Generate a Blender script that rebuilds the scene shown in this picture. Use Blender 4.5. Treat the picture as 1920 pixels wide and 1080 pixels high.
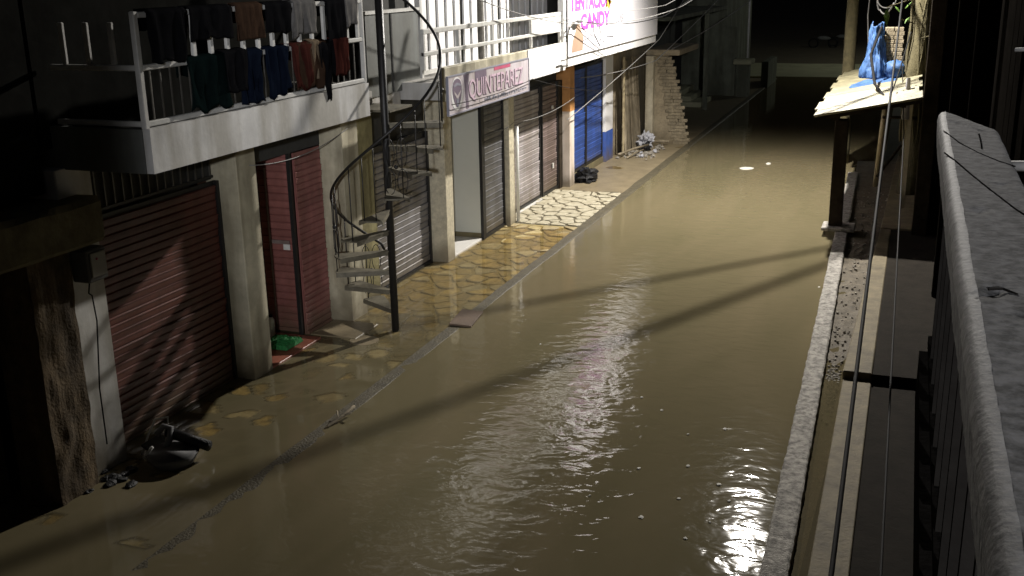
import bpy, math, random
import numpy as np
from mathutils import Vector, Matrix, noise

random.seed(7)
R = math.radians
scene = bpy.context.scene
for o in list(bpy.data.objects):
    bpy.data.objects.remove(o)

# ------------------------------------------------------------------ camera
CAM_H = 4.7
pitch, yaw, roll = R(16.4), R(20.4), R(1.1)
fw = Vector((-math.sin(yaw) * math.cos(pitch), math.cos(yaw) * math.cos(pitch), -math.sin(pitch)))
r0 = Vector((math.cos(yaw), math.sin(yaw), 0))
u0 = r0.cross(fw)
rt = r0 * math.cos(roll) - u0 * math.sin(roll)
up = r0 * math.sin(roll) + u0 * math.cos(roll)
cam_d = bpy.data.cameras.new('camera')
cam_d.sensor_width = 36
cam_d.lens = 2000 / 1920 * 36
cam_d.clip_start = 0.05
cam_d.clip_end = 2000
cam = bpy.data.objects.new('camera', cam_d)
scene.collection.objects.link(cam)
m = Matrix((rt, up, -fw)).transposed().to_4x4()
m.translation = (0, 0, CAM_H)
cam.matrix_world = m
scene.camera = cam

# ------------------------------------------------------------------ night sky
world = bpy.data.worlds.new('World')
scene.world = world
world.use_nodes = True
wn = world.node_tree.nodes
wl = world.node_tree.links
sky = wn.new('ShaderNodeTexSky')
sky.sky_type = 'NISHITA'
sky.sun_disc = False
sky.sun_elevation = R(-3.5)
sky.sun_rotation = R(200)
wn['Background'].inputs['Strength'].default_value = 0.15
wl.new(sky.outputs['Color'], wn['Background'].inputs['Color'])

# ------------------------------------------------------------------ picture settings
scene.view_settings.view_transform = 'Standard'
scene.view_settings.look = 'None'
scene.view_settings.exposure = 0.0
scene.view_settings.gamma = 1.0
scene.render.engine = 'CYCLES'
scene.cycles.use_denoising = True
scene.cycles.max_bounces = 6
scene.cycles.diffuse_bounces = 3
scene.cycles.glossy_bounces = 3
scene.cycles.transparent_max_bounces = 8
scene.cycles.sample_clamp_indirect = 4.0

LAMP_A = (-2.6, 22.3, 7.9)      # street lamp over the road, just above the frame
LAMP_B = (3.0, -8.0, 6.0)      # next street lamp, behind the balcony the photograph was taken from
LAMP_C = (3.2, 56.0, 7.0)       # next street lamp far down the road
POWER_A, POWER_B, POWER_C = 6900, 7500, 700

# ------------------------------------------------------------------ helpers
COL = scene.collection
WLOC = {}


def thing(name, label, cat, loc=(0, 0, 0), group=None):
    o = bpy.data.objects.new(name, None)
    o.empty_display_size = 0.2
    COL.objects.link(o)
    o.location = loc
    WLOC[o] = Vector(loc)
    o['label'] = label
    o['category'] = cat
    if group:
        o['group'] = group
    return o


def tag(o, label, cat, group=None):
    o['label'] = label
    o['category'] = cat
    if group:
        o['group'] = group
    return o


class MB:
    def __init__(self):
        self.v, self.f = [], []

    def add(self, vs, fs):
        n = len(self.v)
        self.v += [Vector(p) for p in vs]
        self.f += [[i + n for i in f] for f in fs]
        return self

    def box(self, x0, x1, y0, y1, z0, z1, rz=0, pivot=None, rot=None):
        vs = [Vector((x, y, z)) for x in (x0, x1) for y in (y0, y1) for z in (z0, z1)]
        if rz or rot:
            c = Vector(pivot) if pivot else Vector(((x0 + x1) / 2, (y0 + y1) / 2, (z0 + z1) / 2))
            M = rot if rot else Matrix.Rotation(rz, 3, 'Z')
            vs = [c + M @ (p - c) for p in vs]
        return self.add(vs, [(0, 1, 3, 2), (4, 6, 7, 5), (0, 4, 5, 1), (2, 3, 7, 6), (0, 2, 6, 4), (1, 5, 7, 3)])

    def tube(self, pts, r, n=8, cap=True, r2=None):
        pts = [Vector(p) for p in pts]
        rings = []
        prev = None
        N = len(pts)
        for i, p in enumerate(pts):
            d = (pts[min(i + 1, N - 1)] - pts[max(i - 1, 0)]).normalized()
            if prev is None:
                a = d.cross(Vector((0, 0, 1)))
                if a.length < 1e-3:
                    a = Vector((1, 0, 0))
                a.normalize()
            else:
                a = (prev - d * prev.dot(d)).normalized()
            prev = a
            b = d.cross(a)
            rr = r if r2 is None else r + (r2 - r) * i / (N - 1)
            if callable(r):
                rr = r(i / (N - 1))
            rings.append([p + (a * math.cos(2 * math.pi * k / n) + b * math.sin(2 * math.pi * k / n)) * rr for k in range(n)])
        vs = [q for ring in rings for q in ring]
        fs = []
        for i in range(N - 1):
            for k in range(n):
                fs.append((i * n + k, i * n + (k + 1) % n, (i + 1) * n + (k + 1) % n, (i + 1) * n + k))
        if cap:
            fs.append(tuple(range(n))[::-1])
            fs.append(tuple((N - 1) * n + k for k in range(n)))
        return self.add(vs, fs)

    def grid(self, fn, nu, nv):
        vs = [fn(i / nu, j / nv) for i in range(nu + 1) for j in range(nv + 1)]
        fs = [(i * (nv + 1) + j, (i + 1) * (nv + 1) + j, (i + 1) * (nv + 1) + j + 1, i * (nv + 1) + j + 1)
              for i in range(nu) for j in range(nv)]
        return self.add(vs, fs)

    def prism(self, poly, z0, z1, axis='z'):
        n = len(poly)
        def P(a, b, c):
            return {'z': (a, b, c), 'x': (c, a, b), 'y': (a, c, b)}[axis]
        vs = [P(a, b, z0) for a, b in poly] + [P(a, b, z1) for a, b in poly]
        fs = [tuple(range(n))[::-1], tuple(range(n, 2 * n))]
        fs += [(i, (i + 1) % n, n + (i + 1) % n, n + i) for i in range(n)]
        return self.add(vs, fs)

    def ball(self, c, rx, ry, rz, n=10, mth=6, jit=0.0, seed=0):
        c = Vector(c)
        vs, fs = [], []
        for i in range(mth + 1):
            th = math.pi * i / mth
            for k in range(n):
                ph = 2 * math.pi * k / n
                d = Vector((math.sin(th) * math.cos(ph), math.sin(th) * math.sin(ph), math.cos(th)))
                j = 1 + jit * noise.noise(d * 2.3 + Vector((seed * 3.1, seed, 0))) + (jit * .7 * noise.noise(d * 6.5 + Vector((seed, 3, seed))) if jit > .3 else 0)
                vs.append(c + Vector((d.x * rx, d.y * ry, d.z * rz)) * j)
        for i in range(mth):
            for k in range(n):
                fs.append((i * n + k, (i + 1) * n + k, (i + 1) * n + (k + 1) % n, i * n + (k + 1) % n))
        return self.add(vs, fs)


def obj(name, mb, mat, parent=None, smooth=False, bevel=0, kind=None, solid=0):
    vs = mb.v
    lo = Vector((min(p.x for p in vs), min(p.y for p in vs), min(p.z for p in vs)))
    hi = Vector((max(p.x for p in vs), max(p.y for p in vs), max(p.z for p in vs)))
    c = Vector(((lo.x + hi.x) / 2, (lo.y + hi.y) / 2, lo.z))
    me = bpy.data.meshes.new(name)
    me.from_pydata([p - c for p in vs], [], mb.f)
    me.materials.append(MAT[mat] if isinstance(mat, str) else mat)
    me.update()
    import bmesh
    bm = bmesh.new()
    bm.from_mesh(me)
    bmesh.ops.remove_doubles(bm, verts=bm.verts, dist=1e-6)
    bmesh.ops.recalc_face_normals(bm, faces=bm.faces)
    if bevel:
        bmesh.ops.bevel(bm, geom=[e for e in bm.edges], offset=bevel, segments=1, affect='EDGES', profile=0.5)
    bm.to_mesh(me)
    bm.free()
    if smooth:
        for p in me.polygons:
            p.use_smooth = True
    return link(name, me, c, parent, kind, solid)


def link(name, me, c, parent=None, kind=None, solid=0):
    o = bpy.data.objects.new(name, me)
    COL.objects.link(o)
    c = Vector(c)
    if parent is not None:
        o.parent = parent
        o.location = c - WLOC[parent]
    else:
        o.location = c
    WLOC[o] = c
    if kind:
        o['kind'] = kind
    if solid:
        md = o.modifiers.new('thickness', 'SOLIDIFY')
        md.thickness = solid
        md.offset = 0
    return o


def text(name, s, size, y, z, x, mat, parent, sx=1.0, rot=0.0, depth=0.004, bold=0.0):
    cu = bpy.data.curves.new(name, 'FONT')
    cu.body = s
    cu.size = size
    cu.extrude = depth / 2
    cu.resolution_u = 3
    cu.offset = bold
    t = bpy.data.objects.new(name, cu)
    COL.objects.link(t)
    dg = bpy.context.evaluated_depsgraph_get()
    me = bpy.data.meshes.new_from_object(t.evaluated_get(dg))
    bpy.data.objects.remove(t)
    M = Matrix(((0, 0, 1), (1, 0, 0), (0, 1, 0))).to_4x4() @ Matrix.Rotation(rot, 4, 'Z') @ Matrix.Diagonal((sx, 1, 1, 1))
    me.transform(M)
    me.materials.clear()
    me.materials.append(MAT[mat])
    return link(name, me, (x, y, z), parent)


# ------------------------------------------------------------------ materials
MAT = {}


def mat(name, col, rough=0.7, var=0.3, scale=5.0, bump=0.15, metal=0.0, streak=0.0, dark=None, spec=0.5, bscale=None, mud=0.0, tone=0.0, sharp=0.2):
    M = bpy.data.materials.new(name)
    M.use_nodes = True
    nt = M.node_tree
    N, L = nt.nodes, nt.links
    b = N['Principled BSDF']
    b.inputs['Roughness'].default_value = rough
    b.inputs['Metallic'].default_value = metal
    b.inputs['Specular IOR Level'].default_value = spec
    geo = N.new('ShaderNodeNewGeometry')
    mp = N.new('ShaderNodeMapping')
    L.new(geo.outputs['Position'], mp.inputs['Vector'])
    n1 = N.new('ShaderNodeTexNoise')
    n1.inputs['Scale'].default_value = scale
    n1.inputs['Detail'].default_value = 6
    n1.inputs['Roughness'].default_value = 0.65
    L.new(mp.outputs['Vector'], n1.inputs['Vector'])
    ramp = N.new('ShaderNodeValToRGB')
    ramp.color_ramp.elements[0].position = 0.5 - sharp
    ramp.color_ramp.elements[1].position = 0.5 + sharp
    d = dark if dark else tuple(c * (1 - var) for c in col)
    ramp.color_ramp.elements[0].color = (*d, 1)
    ramp.color_ramp.elements[1].color = (*col, 1)
    L.new(n1.outputs['Fac'], ramp.inputs['Fac'])
    out = ramp.outputs['Color']
    if streak:
        mp2 = N.new('ShaderNodeMapping')
        mp2.inputs['Scale'].default_value = (3.2, 3.2, 0.45)
        L.new(geo.outputs['Position'], mp2.inputs['Vector'])
        n2 = N.new('ShaderNodeTexNoise')
        n2.inputs['Scale'].default_value = 1.0
        n2.inputs['Detail'].default_value = 4
        L.new(mp2.outputs['Vector'], n2.inputs['Vector'])
        r2 = N.new('ShaderNodeValToRGB')
        r2.color_ramp.elements[0].position = 0.42
        r2.color_ramp.elements[1].position = 0.62
        v = 1 - streak
        r2.color_ramp.elements[0].color = (v, v * 0.97, v * 0.9, 1)
        r2.color_ramp.elements[1].color = (1, 1, 1, 1)
        L.new(n2.outputs['Fac'], r2.inputs['Fac'])
        mx = N.new('ShaderNodeMix')
        mx.data_type = 'RGBA'
        mx.blend_type = 'MULTIPLY'
        mx.inputs['Factor'].default_value = 1
        L.new(out, mx.inputs['A'])
        L.new(r2.outputs['Color'], mx.inputs['B'])
        out = mx.outputs['Result']
    if tone:                        # every slat a slightly different age
        oi = N.new('ShaderNodeObjectInfo')
        mr = N.new('ShaderNodeMapRange')
        mr.inputs['To Min'].default_value = 1 - tone
        mr.inputs['To Max'].default_value = 1.0
        L.new(oi.outputs['Random'], mr.inputs['Value'])
        hs = N.new('ShaderNodeHueSaturation')
        L.new(mr.outputs['Result'], hs.inputs['Value'])
        L.new(out, hs.inputs['Color'])
        out = hs.outputs['Color']
    if mud:                         # flood mud dried in a ragged band above the water
        sep = N.new('ShaderNodeSeparateXYZ')
        L.new(geo.outputs['Position'], sep.inputs['Vector'])
        n4 = N.new('ShaderNodeTexNoise')
        n4.inputs['Scale'].default_value = 3.5
        n4.inputs['Detail'].default_value = 5
        L.new(geo.outputs['Position'], n4.inputs['Vector'])
        ma = N.new('ShaderNodeMath')
        ma.operation = 'MULTIPLY_ADD'
        ma.inputs[1].default_value = -0.75
        L.new(n4.outputs['Fac'], ma.inputs[0])
        L.new(sep.outputs['Z'], ma.inputs[2])
        mr2 = N.new('ShaderNodeMapRange')
        mr2.inputs['From Min'].default_value = -0.32
        mr2.inputs['From Max'].default_value = 0.06
        mr2.inputs['To Min'].default_value = mud
        mr2.inputs['To Max'].default_value = 0.0
        L.new(ma.outputs['Value'], mr2.inputs['Value'])
        mm = N.new('ShaderNodeMix')
        mm.data_type = 'RGBA'
        L.new(mr2.outputs['Result'], mm.inputs['Factor'])
        L.new(out, mm.inputs['A'])
        mm.inputs['B'].default_value = (0.12, 0.095, 0.055, 1)
        out = mm.outputs['Result']
    L.new(out, b.inputs['Base Color'])
    if bump:
        n3 = N.new('ShaderNodeTexNoise')
        n3.inputs['Scale'].default_value = bscale or scale * 6
        n3.inputs['Detail'].default_value = 5
        L.new(mp.outputs['Vector'], n3.inputs['Vector'])
        bp = N.new('ShaderNodeBump')
        bp.inputs['Strength'].default_value = bump
        bp.inputs['Distance'].default_value = 0.02
        L.new(n3.outputs['Fac'], bp.inputs['Height'])
        L.new(bp.outputs['Normal'], b.inputs['Normal'])
    MAT[name] = M
    return M


mat('white_paint', (0.74, 0.73, 0.70), 0.7, 0.28, 2.6, 0.15, streak=0.35, mud=0.75)
mat('clean_white', (0.80, 0.79, 0.78), 0.6, 0.05, 3, 0.05, mud=0.75)
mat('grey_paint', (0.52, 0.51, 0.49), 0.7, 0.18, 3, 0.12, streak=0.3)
mat('cream_paint', (0.60, 0.55, 0.40), 0.75, 0.35, 4, 0.2, streak=0.45, mud=0.75)
mat('tile_cream', (0.66, 0.60, 0.44), 0.6, 0.4, 14, 0.1, mud=0.75)
mat('green_plaster', (0.36, 0.32, 0.15), 0.8, 0.4, 7, 0.25, streak=0.4, mud=0.75)
mat('mossy_concrete', (0.20, 0.17, 0.09), 0.9, 0.55, 4, 0.4)
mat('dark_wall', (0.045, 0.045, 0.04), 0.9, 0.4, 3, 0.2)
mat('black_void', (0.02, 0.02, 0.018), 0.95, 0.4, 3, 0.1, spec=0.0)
mat('brown_plaster', (0.16, 0.11, 0.055), 0.9, 0.6, 6, 0.5, streak=0.5)
mat('red_shutter', (0.17, 0.052, 0.036), 0.45, 0.35, 6, 0.1, streak=0.25, mud=0.6, tone=0.22)
mat('pink_door', (0.38, 0.15, 0.135), 0.5, 0.3, 6, 0.12, streak=0.3, mud=0.6, tone=0.22)
mat('grey_shutter', (0.34, 0.33, 0.34), 0.42, 0.25, 5, 0.1, metal=0.25, streak=0.25, mud=0.6, tone=0.22)
mat('dark_shutter', (0.22, 0.22, 0.23), 0.38, 0.3, 5, 0.1, metal=0.4, streak=0.3, mud=0.6, tone=0.22)
mat('light_shutter', (0.46, 0.42, 0.42), 0.5, 0.2, 5, 0.1, metal=0.1, streak=0.25, mud=0.6, tone=0.22)
mat('brown_shutter', (0.25, 0.19, 0.175), 0.5, 0.3, 5, 0.1, streak=0.3, mud=0.6, tone=0.22)
mat('blue_shutter', (0.05, 0.12, 0.46), 0.45, 0.3, 5, 0.1, streak=0.2, mud=0.6, tone=0.22)
mat('blue_paint', (0.05, 0.12, 0.45), 0.6, 0.35, 6, 0.15, mud=0.75)
mat('orange_shade', (0.52, 0.25, 0.08), 0.7, 0.3, 5, 0.15)
mat('column_white', (0.78, 0.68, 0.60), 0.7, 0.15, 5, 0.1, streak=0.2, mud=0.75)
mat('pane_grey', (0.60, 0.60, 0.52), 0.55, 0.06, 2, 0.03)
mat('black_metal', (0.025, 0.024, 0.023), 0.45, 0.3, 12, 0.1, metal=0.3)
mat('worn_metal', (0.16, 0.15, 0.13), 0.5, 0.5, 14, 0.15, metal=0.4)
mat('tread_metal', (0.20, 0.18, 0.13), 0.6, 0.6, 9, 0.2, metal=0.2)
mat('white_rail', (0.62, 0.61, 0.57), 0.55, 0.25, 8, 0.1)
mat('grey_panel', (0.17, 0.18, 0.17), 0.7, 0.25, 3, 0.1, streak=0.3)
mat('kerb_concrete', (0.50, 0.47, 0.42), 0.9, 0.65, 15, 0.6, bscale=60, sharp=0.13)
mat('wet_kerb', (0.115, 0.098, 0.06), 0.55, 0.5, 7, 0.6, bscale=40)
mat('sidewalk_mortar', (0.14, 0.12, 0.075), 0.6, 0.4, 7, 0.4)
mat('silted_mortar', (0.46, 0.37, 0.17), 0.6, 0.4, 4, 0.4)
mat('stone_pale', (0.54, 0.50, 0.38), 0.6, 0.4, 7, 0.4, bscale=30, dark=(.30, .26, .17))
mat('stone_yellow', (0.56, 0.46, 0.23), 0.6, 0.5, 8, 0.4, bscale=30, dark=(.24, .18, .08))
mat('stone_tan', (0.48, 0.39, 0.22), 0.6, 0.5, 8, 0.4, bscale=30, dark=(.22, .17, .08))
mat('wet_concrete', (0.26, 0.21, 0.13), 0.45, 0.35, 3, 0.3)
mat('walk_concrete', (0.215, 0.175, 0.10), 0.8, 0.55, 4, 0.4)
mat('walk_shade', (0.026, 0.022, 0.017), 0.95, 0.4, 4, 0.3, spec=0.1)  # dark colour stands in for the shade on the walkway
mat('mud', (0.17, 0.14, 0.095), 0.8, 0.55, 9, 0.8)
mat('gravel_stone', (0.34, 0.31, 0.26), 0.85, 0.4, 15, 0.3)
mat('white_tile', (0.72, 0.70, 0.66), 0.4, 0.15, 4, 0.05)
mat('red_tile', (0.32, 0.11, 0.07), 0.45, 0.3, 6, 0.1)
mat('brick_clay', (0.36, 0.30, 0.20), 0.9, 0.55, 9, 0.8)
mat('near_black', (0.010, 0.009, 0.008), 0.95, 0.4, 6, 0.3, spec=0.0)  # porch darkness put into the colour of timber and balcony parts
mat('render_plaster', (0.40, 0.33, 0.22), 0.9, 0.4, 6, 0.5, mud=0.75)
mat('pale_column', (0.60, 0.54, 0.40), 0.85, 0.3, 6, 0.3, streak=0.3, mud=0.75)
mat('old_wood', (0.42, 0.35, 0.24), 0.85, 0.45, 5, 0.4, streak=0.5)
mat('dark_wood', (0.06, 0.047, 0.034), 0.9, 0.5, 6, 0.4, streak=0.4, spec=0.1)
mat('bamboo', (0.38, 0.31, 0.18), 0.6, 0.3, 8, 0.15)
mat('tin_sheet', (0.27, 0.245, 0.15), 0.5, 0.5, 3, 0.12, metal=0.1)
mat('tarp_blue', (0.06, 0.15, 0.36), 0.6, 0.55, 6, 0.3)
mat('cable_black', (0.014, 0.014, 0.014), 0.75, 0.2, 10, 0, spec=0.15)
mat('cable_mid', (0.07, 0.065, 0.06), 0.5, 0.2, 10, 0)
mat('cable_grey', (0.24, 0.235, 0.225), 0.6, 0.2, 10, 0)
mat('leaf', (0.10, 0.19, 0.035), 0.5, 0.4, 9, 0.1)
mat('bark', (0.14, 0.12, 0.06), 0.95, 0.5, 9, 0.8)
mat('bag_black', (0.015, 0.015, 0.016), 0.5, 0.3, 9, 0.6, spec=0.3)
mat('bag_white', (0.45, 0.45, 0.48), 0.5, 0.2, 9, 0.5)
mat('parapet_stone', (0.13, 0.127, 0.125), 0.85, 0.85, 26, 0.16, bscale=70, sharp=0.11)
mat('parapet_edge', (0.24, 0.237, 0.235), 0.7, 0.85, 30, 0.12, bscale=70)
mat('sign_board', (0.66, 0.60, 0.64), 0.5, 0.18, 3, 0.03, streak=0.2)
mat('sign_dark', (0.22, 0.17, 0.23), 0.5, 0.3, 5, 0)
mat('sign_pink', (0.72, 0.54, 0.64), 0.5, 0.15, 5, 0)
mat('sign_red', (0.62, 0.12, 0.22), 0.5, 0.2, 5, 0)
mat('sign_grey', (0.30, 0.30, 0.36), 0.5, 0.2, 5, 0)
mat('banner_white', (0.78, 0.76, 0.79), 0.55, 0.05, 2, 0.02)
mat('banner_purple', (0.42, 0.08, 0.42), 0.55, 0.15, 6, 0)
mat('banner_yellow', (0.55, 0.36, 0.05), 0.55, 0.2, 6, 0)
mat('banner_tan', (0.40, 0.27, 0.19), 0.55, 0.2, 6, 0)
mat('banner_grey', (0.26, 0.26, 0.29), 0.55, 0.2, 6, 0)
mat('plastic_white', (0.70, 0.70, 0.66), 0.4, 0.1, 9, 0)
mat('plastic_grey', (0.16, 0.16, 0.16), 0.7, 0.3, 6, 0.05)
mat('plastic_green', (0.03, 0.28, 0.07), 0.7, 0.5, 20, 0.5)
mat('foam', (0.75, 0.73, 0.66), 0.8, 0.2, 20, 0.2)
mat('far_concrete', (0.34, 0.33, 0.21), 0.9, 0.3, 1, 0.3)
mat('far_plaster', (0.17, 0.18, 0.13), 0.9, 0.4, 2, 0.2, streak=0.4)
mat('soil', (0.10, 0.08, 0.05), 0.95, 0.4, 2, 0.4)
for nm, c in dict(cloth_black=(.008, .008, .009), cloth_navy=(.006, .009, .018), cloth_maroon=(.05, .016, .013),
                  cloth_grey=(.14, .135, .13), cloth_brown=(.05, .03, .02), cloth_teal=(.005, .010, .010),
                  cloth_tan=(.17, .13, .09)).items():
    mat(nm, c, 0.95, 0.3, 12, 0.2, spec=0.0)


def lamp_mat(name, col, strength):
    M = bpy.data.materials.new(name)
    M.use_nodes = True
    b = M.node_tree.nodes['Principled BSDF']
    b.inputs['Emission Color'].default_value = (*col, 1)
    b.inputs['Emission Strength'].default_value = strength
    MAT[name] = M


lamp_mat('lamp_glass', (1, 0.96, 0.9), 30)


def water_mat():
    M = bpy.data.materials.new('flood_water')
    M.use_nodes = True
    nt = M.node_tree
    N, L = nt.nodes, nt.links
    N.remove(N['Principled BSDF'])
    out = N['Material Output']
    geo = N.new('ShaderNodeNewGeometry')
    # silt colour, slowly varying
    n1 = N.new('ShaderNodeTexNoise')
    n1.inputs['Scale'].default_value = 1.0
    n1.inputs['Detail'].default_value = 5
    n1.inputs['Distortion'].default_value = 0.6
    mp0 = N.new('ShaderNodeMapping')
    mp0.inputs['Scale'].default_value = (0.9, 0.22, 1)
    L.new(geo.outputs['Position'], mp0.inputs['Vector'])
    L.new(mp0.outputs['Vector'], n1.inputs['Vector'])
    rp = N.new('ShaderNodeValToRGB')
    rp.color_ramp.elements[0].position = 0.3
    rp.color_ramp.elements[1].position = 0.7
    rp.color_ramp.elements[0].color = (0.150, 0.130, 0.073, 1)
    rp.color_ramp.elements[1].color = (0.192, 0.159, 0.094, 1)
    L.new(n1.outputs['Fac'], rp.inputs['Fac'])
    dif = N.new('ShaderNodeBsdfDiffuse')
    L.new(rp.outputs['Color'], dif.inputs['Color'])
    tr = N.new('ShaderNodeBsdfTransparent')
    tr.inputs['Color'].default_value = (0.95, 0.88, 0.70, 1)
    at = N.new('ShaderNodeAttribute')
    at.attribute_name = 'silt'
    body = N.new('ShaderNodeMixShader')
    L.new(at.outputs['Fac'], body.inputs['Fac'])
    L.new(tr.outputs['BSDF'], body.inputs[1])
    L.new(dif.outputs['BSDF'], body.inputs[2])
    # ripples
    w1 = N.new('ShaderNodeTexNoise')
    w1.inputs['Scale'].default_value = 4.2
    w1.inputs['Detail'].default_value = 2.5
    w1.inputs['Roughness'].default_value = 0.55
    w1.inputs['Distortion'].default_value = 0.4
    mp = N.new('ShaderNodeMapping')
    mp.inputs['Rotation'].default_value = (0, 0, R(-20))
    mp.inputs['Scale'].default_value = (0.75, 1.15, 1)
    L.new(geo.outputs['Position'], mp.inputs['Vector'])
    L.new(mp.outputs['Vector'], w1.inputs['Vector'])
    at2 = N.new('ShaderNodeAttribute')
    at2.attribute_name = 'ripple'
    mul = N.new('ShaderNodeMath')
    mul.operation = 'MULTIPLY'
    L.new(w1.outputs['Fac'], mul.inputs[0])
    L.new(at2.outputs['Fac'], mul.inputs[1])
    bp = N.new('ShaderNodeBump')
    bp.inputs['Strength'].default_value = 1.0
    bp.inputs['Distance'].default_value = 0.016
    L.new(mul.outputs['Value'], bp.inputs['Height'])
    gl = N.new('ShaderNodeBsdfGlossy')
    gl.inputs['Roughness'].default_value = 0.055
    L.new(bp.outputs['Normal'], gl.inputs['Normal'])
    fr = N.new('ShaderNodeFresnel')
    fr.inputs['IOR'].default_value = 1.34
    L.new(bp.outputs['Normal'], fr.inputs['Normal'])
    ior = N.new('ShaderNodeMix')          # the sheet has no refraction: same reflectance from both sides
    ior.data_type = 'FLOAT'
    ior.inputs['A'].default_value = 1.34
    ior.inputs['B'].default_value = 1 / 1.34
    L.new(geo.outputs['Backfacing'], ior.inputs['Factor'])
    L.new(ior.outputs['Result'], fr.inputs['IOR'])
    mx = N.new('ShaderNodeMixShader')
    L.new(fr.outputs['Fac'], mx.inputs['Fac'])
    L.new(body.outputs['Shader'], mx.inputs[1])
    L.new(gl.outputs['BSDF'], mx.inputs[2])
    L.new(mx.outputs['Shader'], out.inputs['Surface'])
    MAT['flood_water'] = M


water_mat()

# ------------------------------------------------------------------ lamps
def point_light(name, loc, power, col, radius, parent):
    ld = bpy.data.lights.new(name, 'POINT')
    ld.energy = power
    ld.color = col
    ld.shadow_soft_size = radius
    lo = bpy.data.objects.new(name, ld)
    COL.objects.link(lo)
    lo.parent = parent
    lo.location = Vector(loc) - WLOC[parent]
    return lo


def street_lamp(label, base, head, power, col, radius, aim=None):
    t = thing('street_lamp', label, 'street lamp', base, 'street lamps')
    b, h = Vector(base), Vector(head)
    obj('pole', MB().tube([b, (b.x, b.y, h.z - 0.3), (b.x, b.y, h.z + 0.25)], 0.07, 10, r2=0.045), 'worn_metal', t, True)
    obj('arm', MB().tube([(b.x, b.y, h.z - 0.1), (b.x + (h.x - b.x) * .4, b.y, h.z + .22), (h.x, h.y, h.z + 0.24)], 0.03, 8), 'worn_metal', t, True)
    hd = obj('lamp_head', MB().box(h.x - .34, h.x + .34, h.y - .13, h.y + .13, h.z + .2, h.z + .29), 'plastic_grey', t, bevel=.03)
    obj('lens', MB().box(h.x - .22, h.x + .22, h.y - .09, h.y + .09, h.z + .17, h.z + .199), 'lamp_glass', hd)
    lo = point_light('lamp_light', head, power, col, radius, t)
    if aim:                      # a floodlight head: a soft cone instead of light all round
        ld = bpy.data.lights.new('lamp_light', 'SPOT')
        ld.energy, ld.color, ld.shadow_soft_size = power, col, radius
        ld.spot_size, ld.spot_blend = R(aim[1]), aim[2]
        lo.data = ld
        lo.rotation_euler = (Vector(aim[0]) - h).to_track_quat('-Z', 'Y').to_euler()
    return t


street_lamp('tall street lamp lighting the flooded road above the white banner', (0.75, 22.3, -0.1), LAMP_A, POWER_A, (1.0, 0.95, 0.88), 0.10, aim=((-2.9, 19.0, 0.0), 160, 0.55))
street_lamp('distant street lamp at the far dry end of the road', (4.6, 56.0, 0), LAMP_C, POWER_C, (0.95, 1.0, 0.86), 0.15)
street_lamp('street lamp behind the stone parapet balcony', (5.0, -8.0, -0.1), LAMP_B, POWER_B, (0.94, 0.95, 1.0), 0.13, aim=((-4.9, 19.0, 1.9), 30.5, 0.45))

# ------------------------------------------------------------------ ground, road, water
def sheet(x0, x1, y0, y1, z):
    return MB().add([(x0, y0, z), (x1, y0, z), (x1, y1, z), (x0, y1, z)], [(0, 1, 2, 3)])


obj('ground', sheet(-300, 300, -200, 600, -0.62), 'soil', kind='structure')
obj('road', sheet(-5.6, -0.6, -30, 52, -0.40), 'mud', kind='structure')

KX = -5.66           # left kerb line


def bed_z(y):        # top of the left sidewalk, metres above the water
    ys = [0, 6, 9, 11.5, 13.0, 14.5, 16.5, 18.9, 19.2, 22.6, 23.2, 30, 60]
    zs = [-.11, -.095, -.075, -.052, -.040, -.024, -.018, -.012, .020, .020, .002, .006, .002]
    return float(np.interp(y, ys, zs))


# left sidewalk: mortar bed
mbs = MB()
ys = np.concatenate([np.arange(-6, 33.9, 0.3)])
mbs.grid(lambda u, v: (-8.3 + u * (8.3 + KX - .09), -6 + v * 25.18, bed_z(-6 + v * 25.18) - .012), 2, 90)
sidewalk = obj('sidewalk', mbs, 'silted_mortar', kind='structure')
mbs = MB()
mbs.grid(lambda u, v: (-8.3 + u * (8.3 + KX - .09), 19.18 + v * 14.82, bed_z(19.18 + v * 14.82) - .012), 2, 50)
sidewalk_dry = obj('sidewalk', mbs, 'sidewalk_mortar', kind='structure')

# flagstones: irregular cells, clipped half-plane by half-plane
SX0, SX1, SY0, SY1 = -7.42, KX - .10, 6.6, 22.55
rs = np.random.RandomState(5)
seeds = []
tries = 0
while len(seeds) < 285 and tries < 30000:
    tries += 1
    p = (rs.uniform(SX0, SX1), rs.uniform(SY0, SY1))
    md = (0.17 + .17 * ((p[0] * 7.3 + p[1] * 3.1) % 1.0)) if p[1] > 19.2 else (.20 + .16 * ((p[0] * 5.7 + p[1] * 4.3) % 1.0))
    if all((p[0] - q[0]) ** 2 + ((p[1] - q[1]) * .85) ** 2 > md * md for q in seeds):
        seeds.append(p)
seeds = np.array(seeds)
wgt = rs.uniform(0, .032, len(seeds))


def clip(poly, nx, ny, d):
    res = []
    for i in range(len(poly)):
        a, b = poly[i], poly[(i + 1) % len(poly)]
        da, db = a[0] * nx + a[1] * ny - d, b[0] * nx + b[1] * ny - d
        if da <= 0:
            res.append(a)
        if da * db < 0:
            s = da / (da - db)
            res.append((a[0] + (b[0] - a[0]) * s, a[1] + (b[1] - a[1]) * s))
    return res


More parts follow.
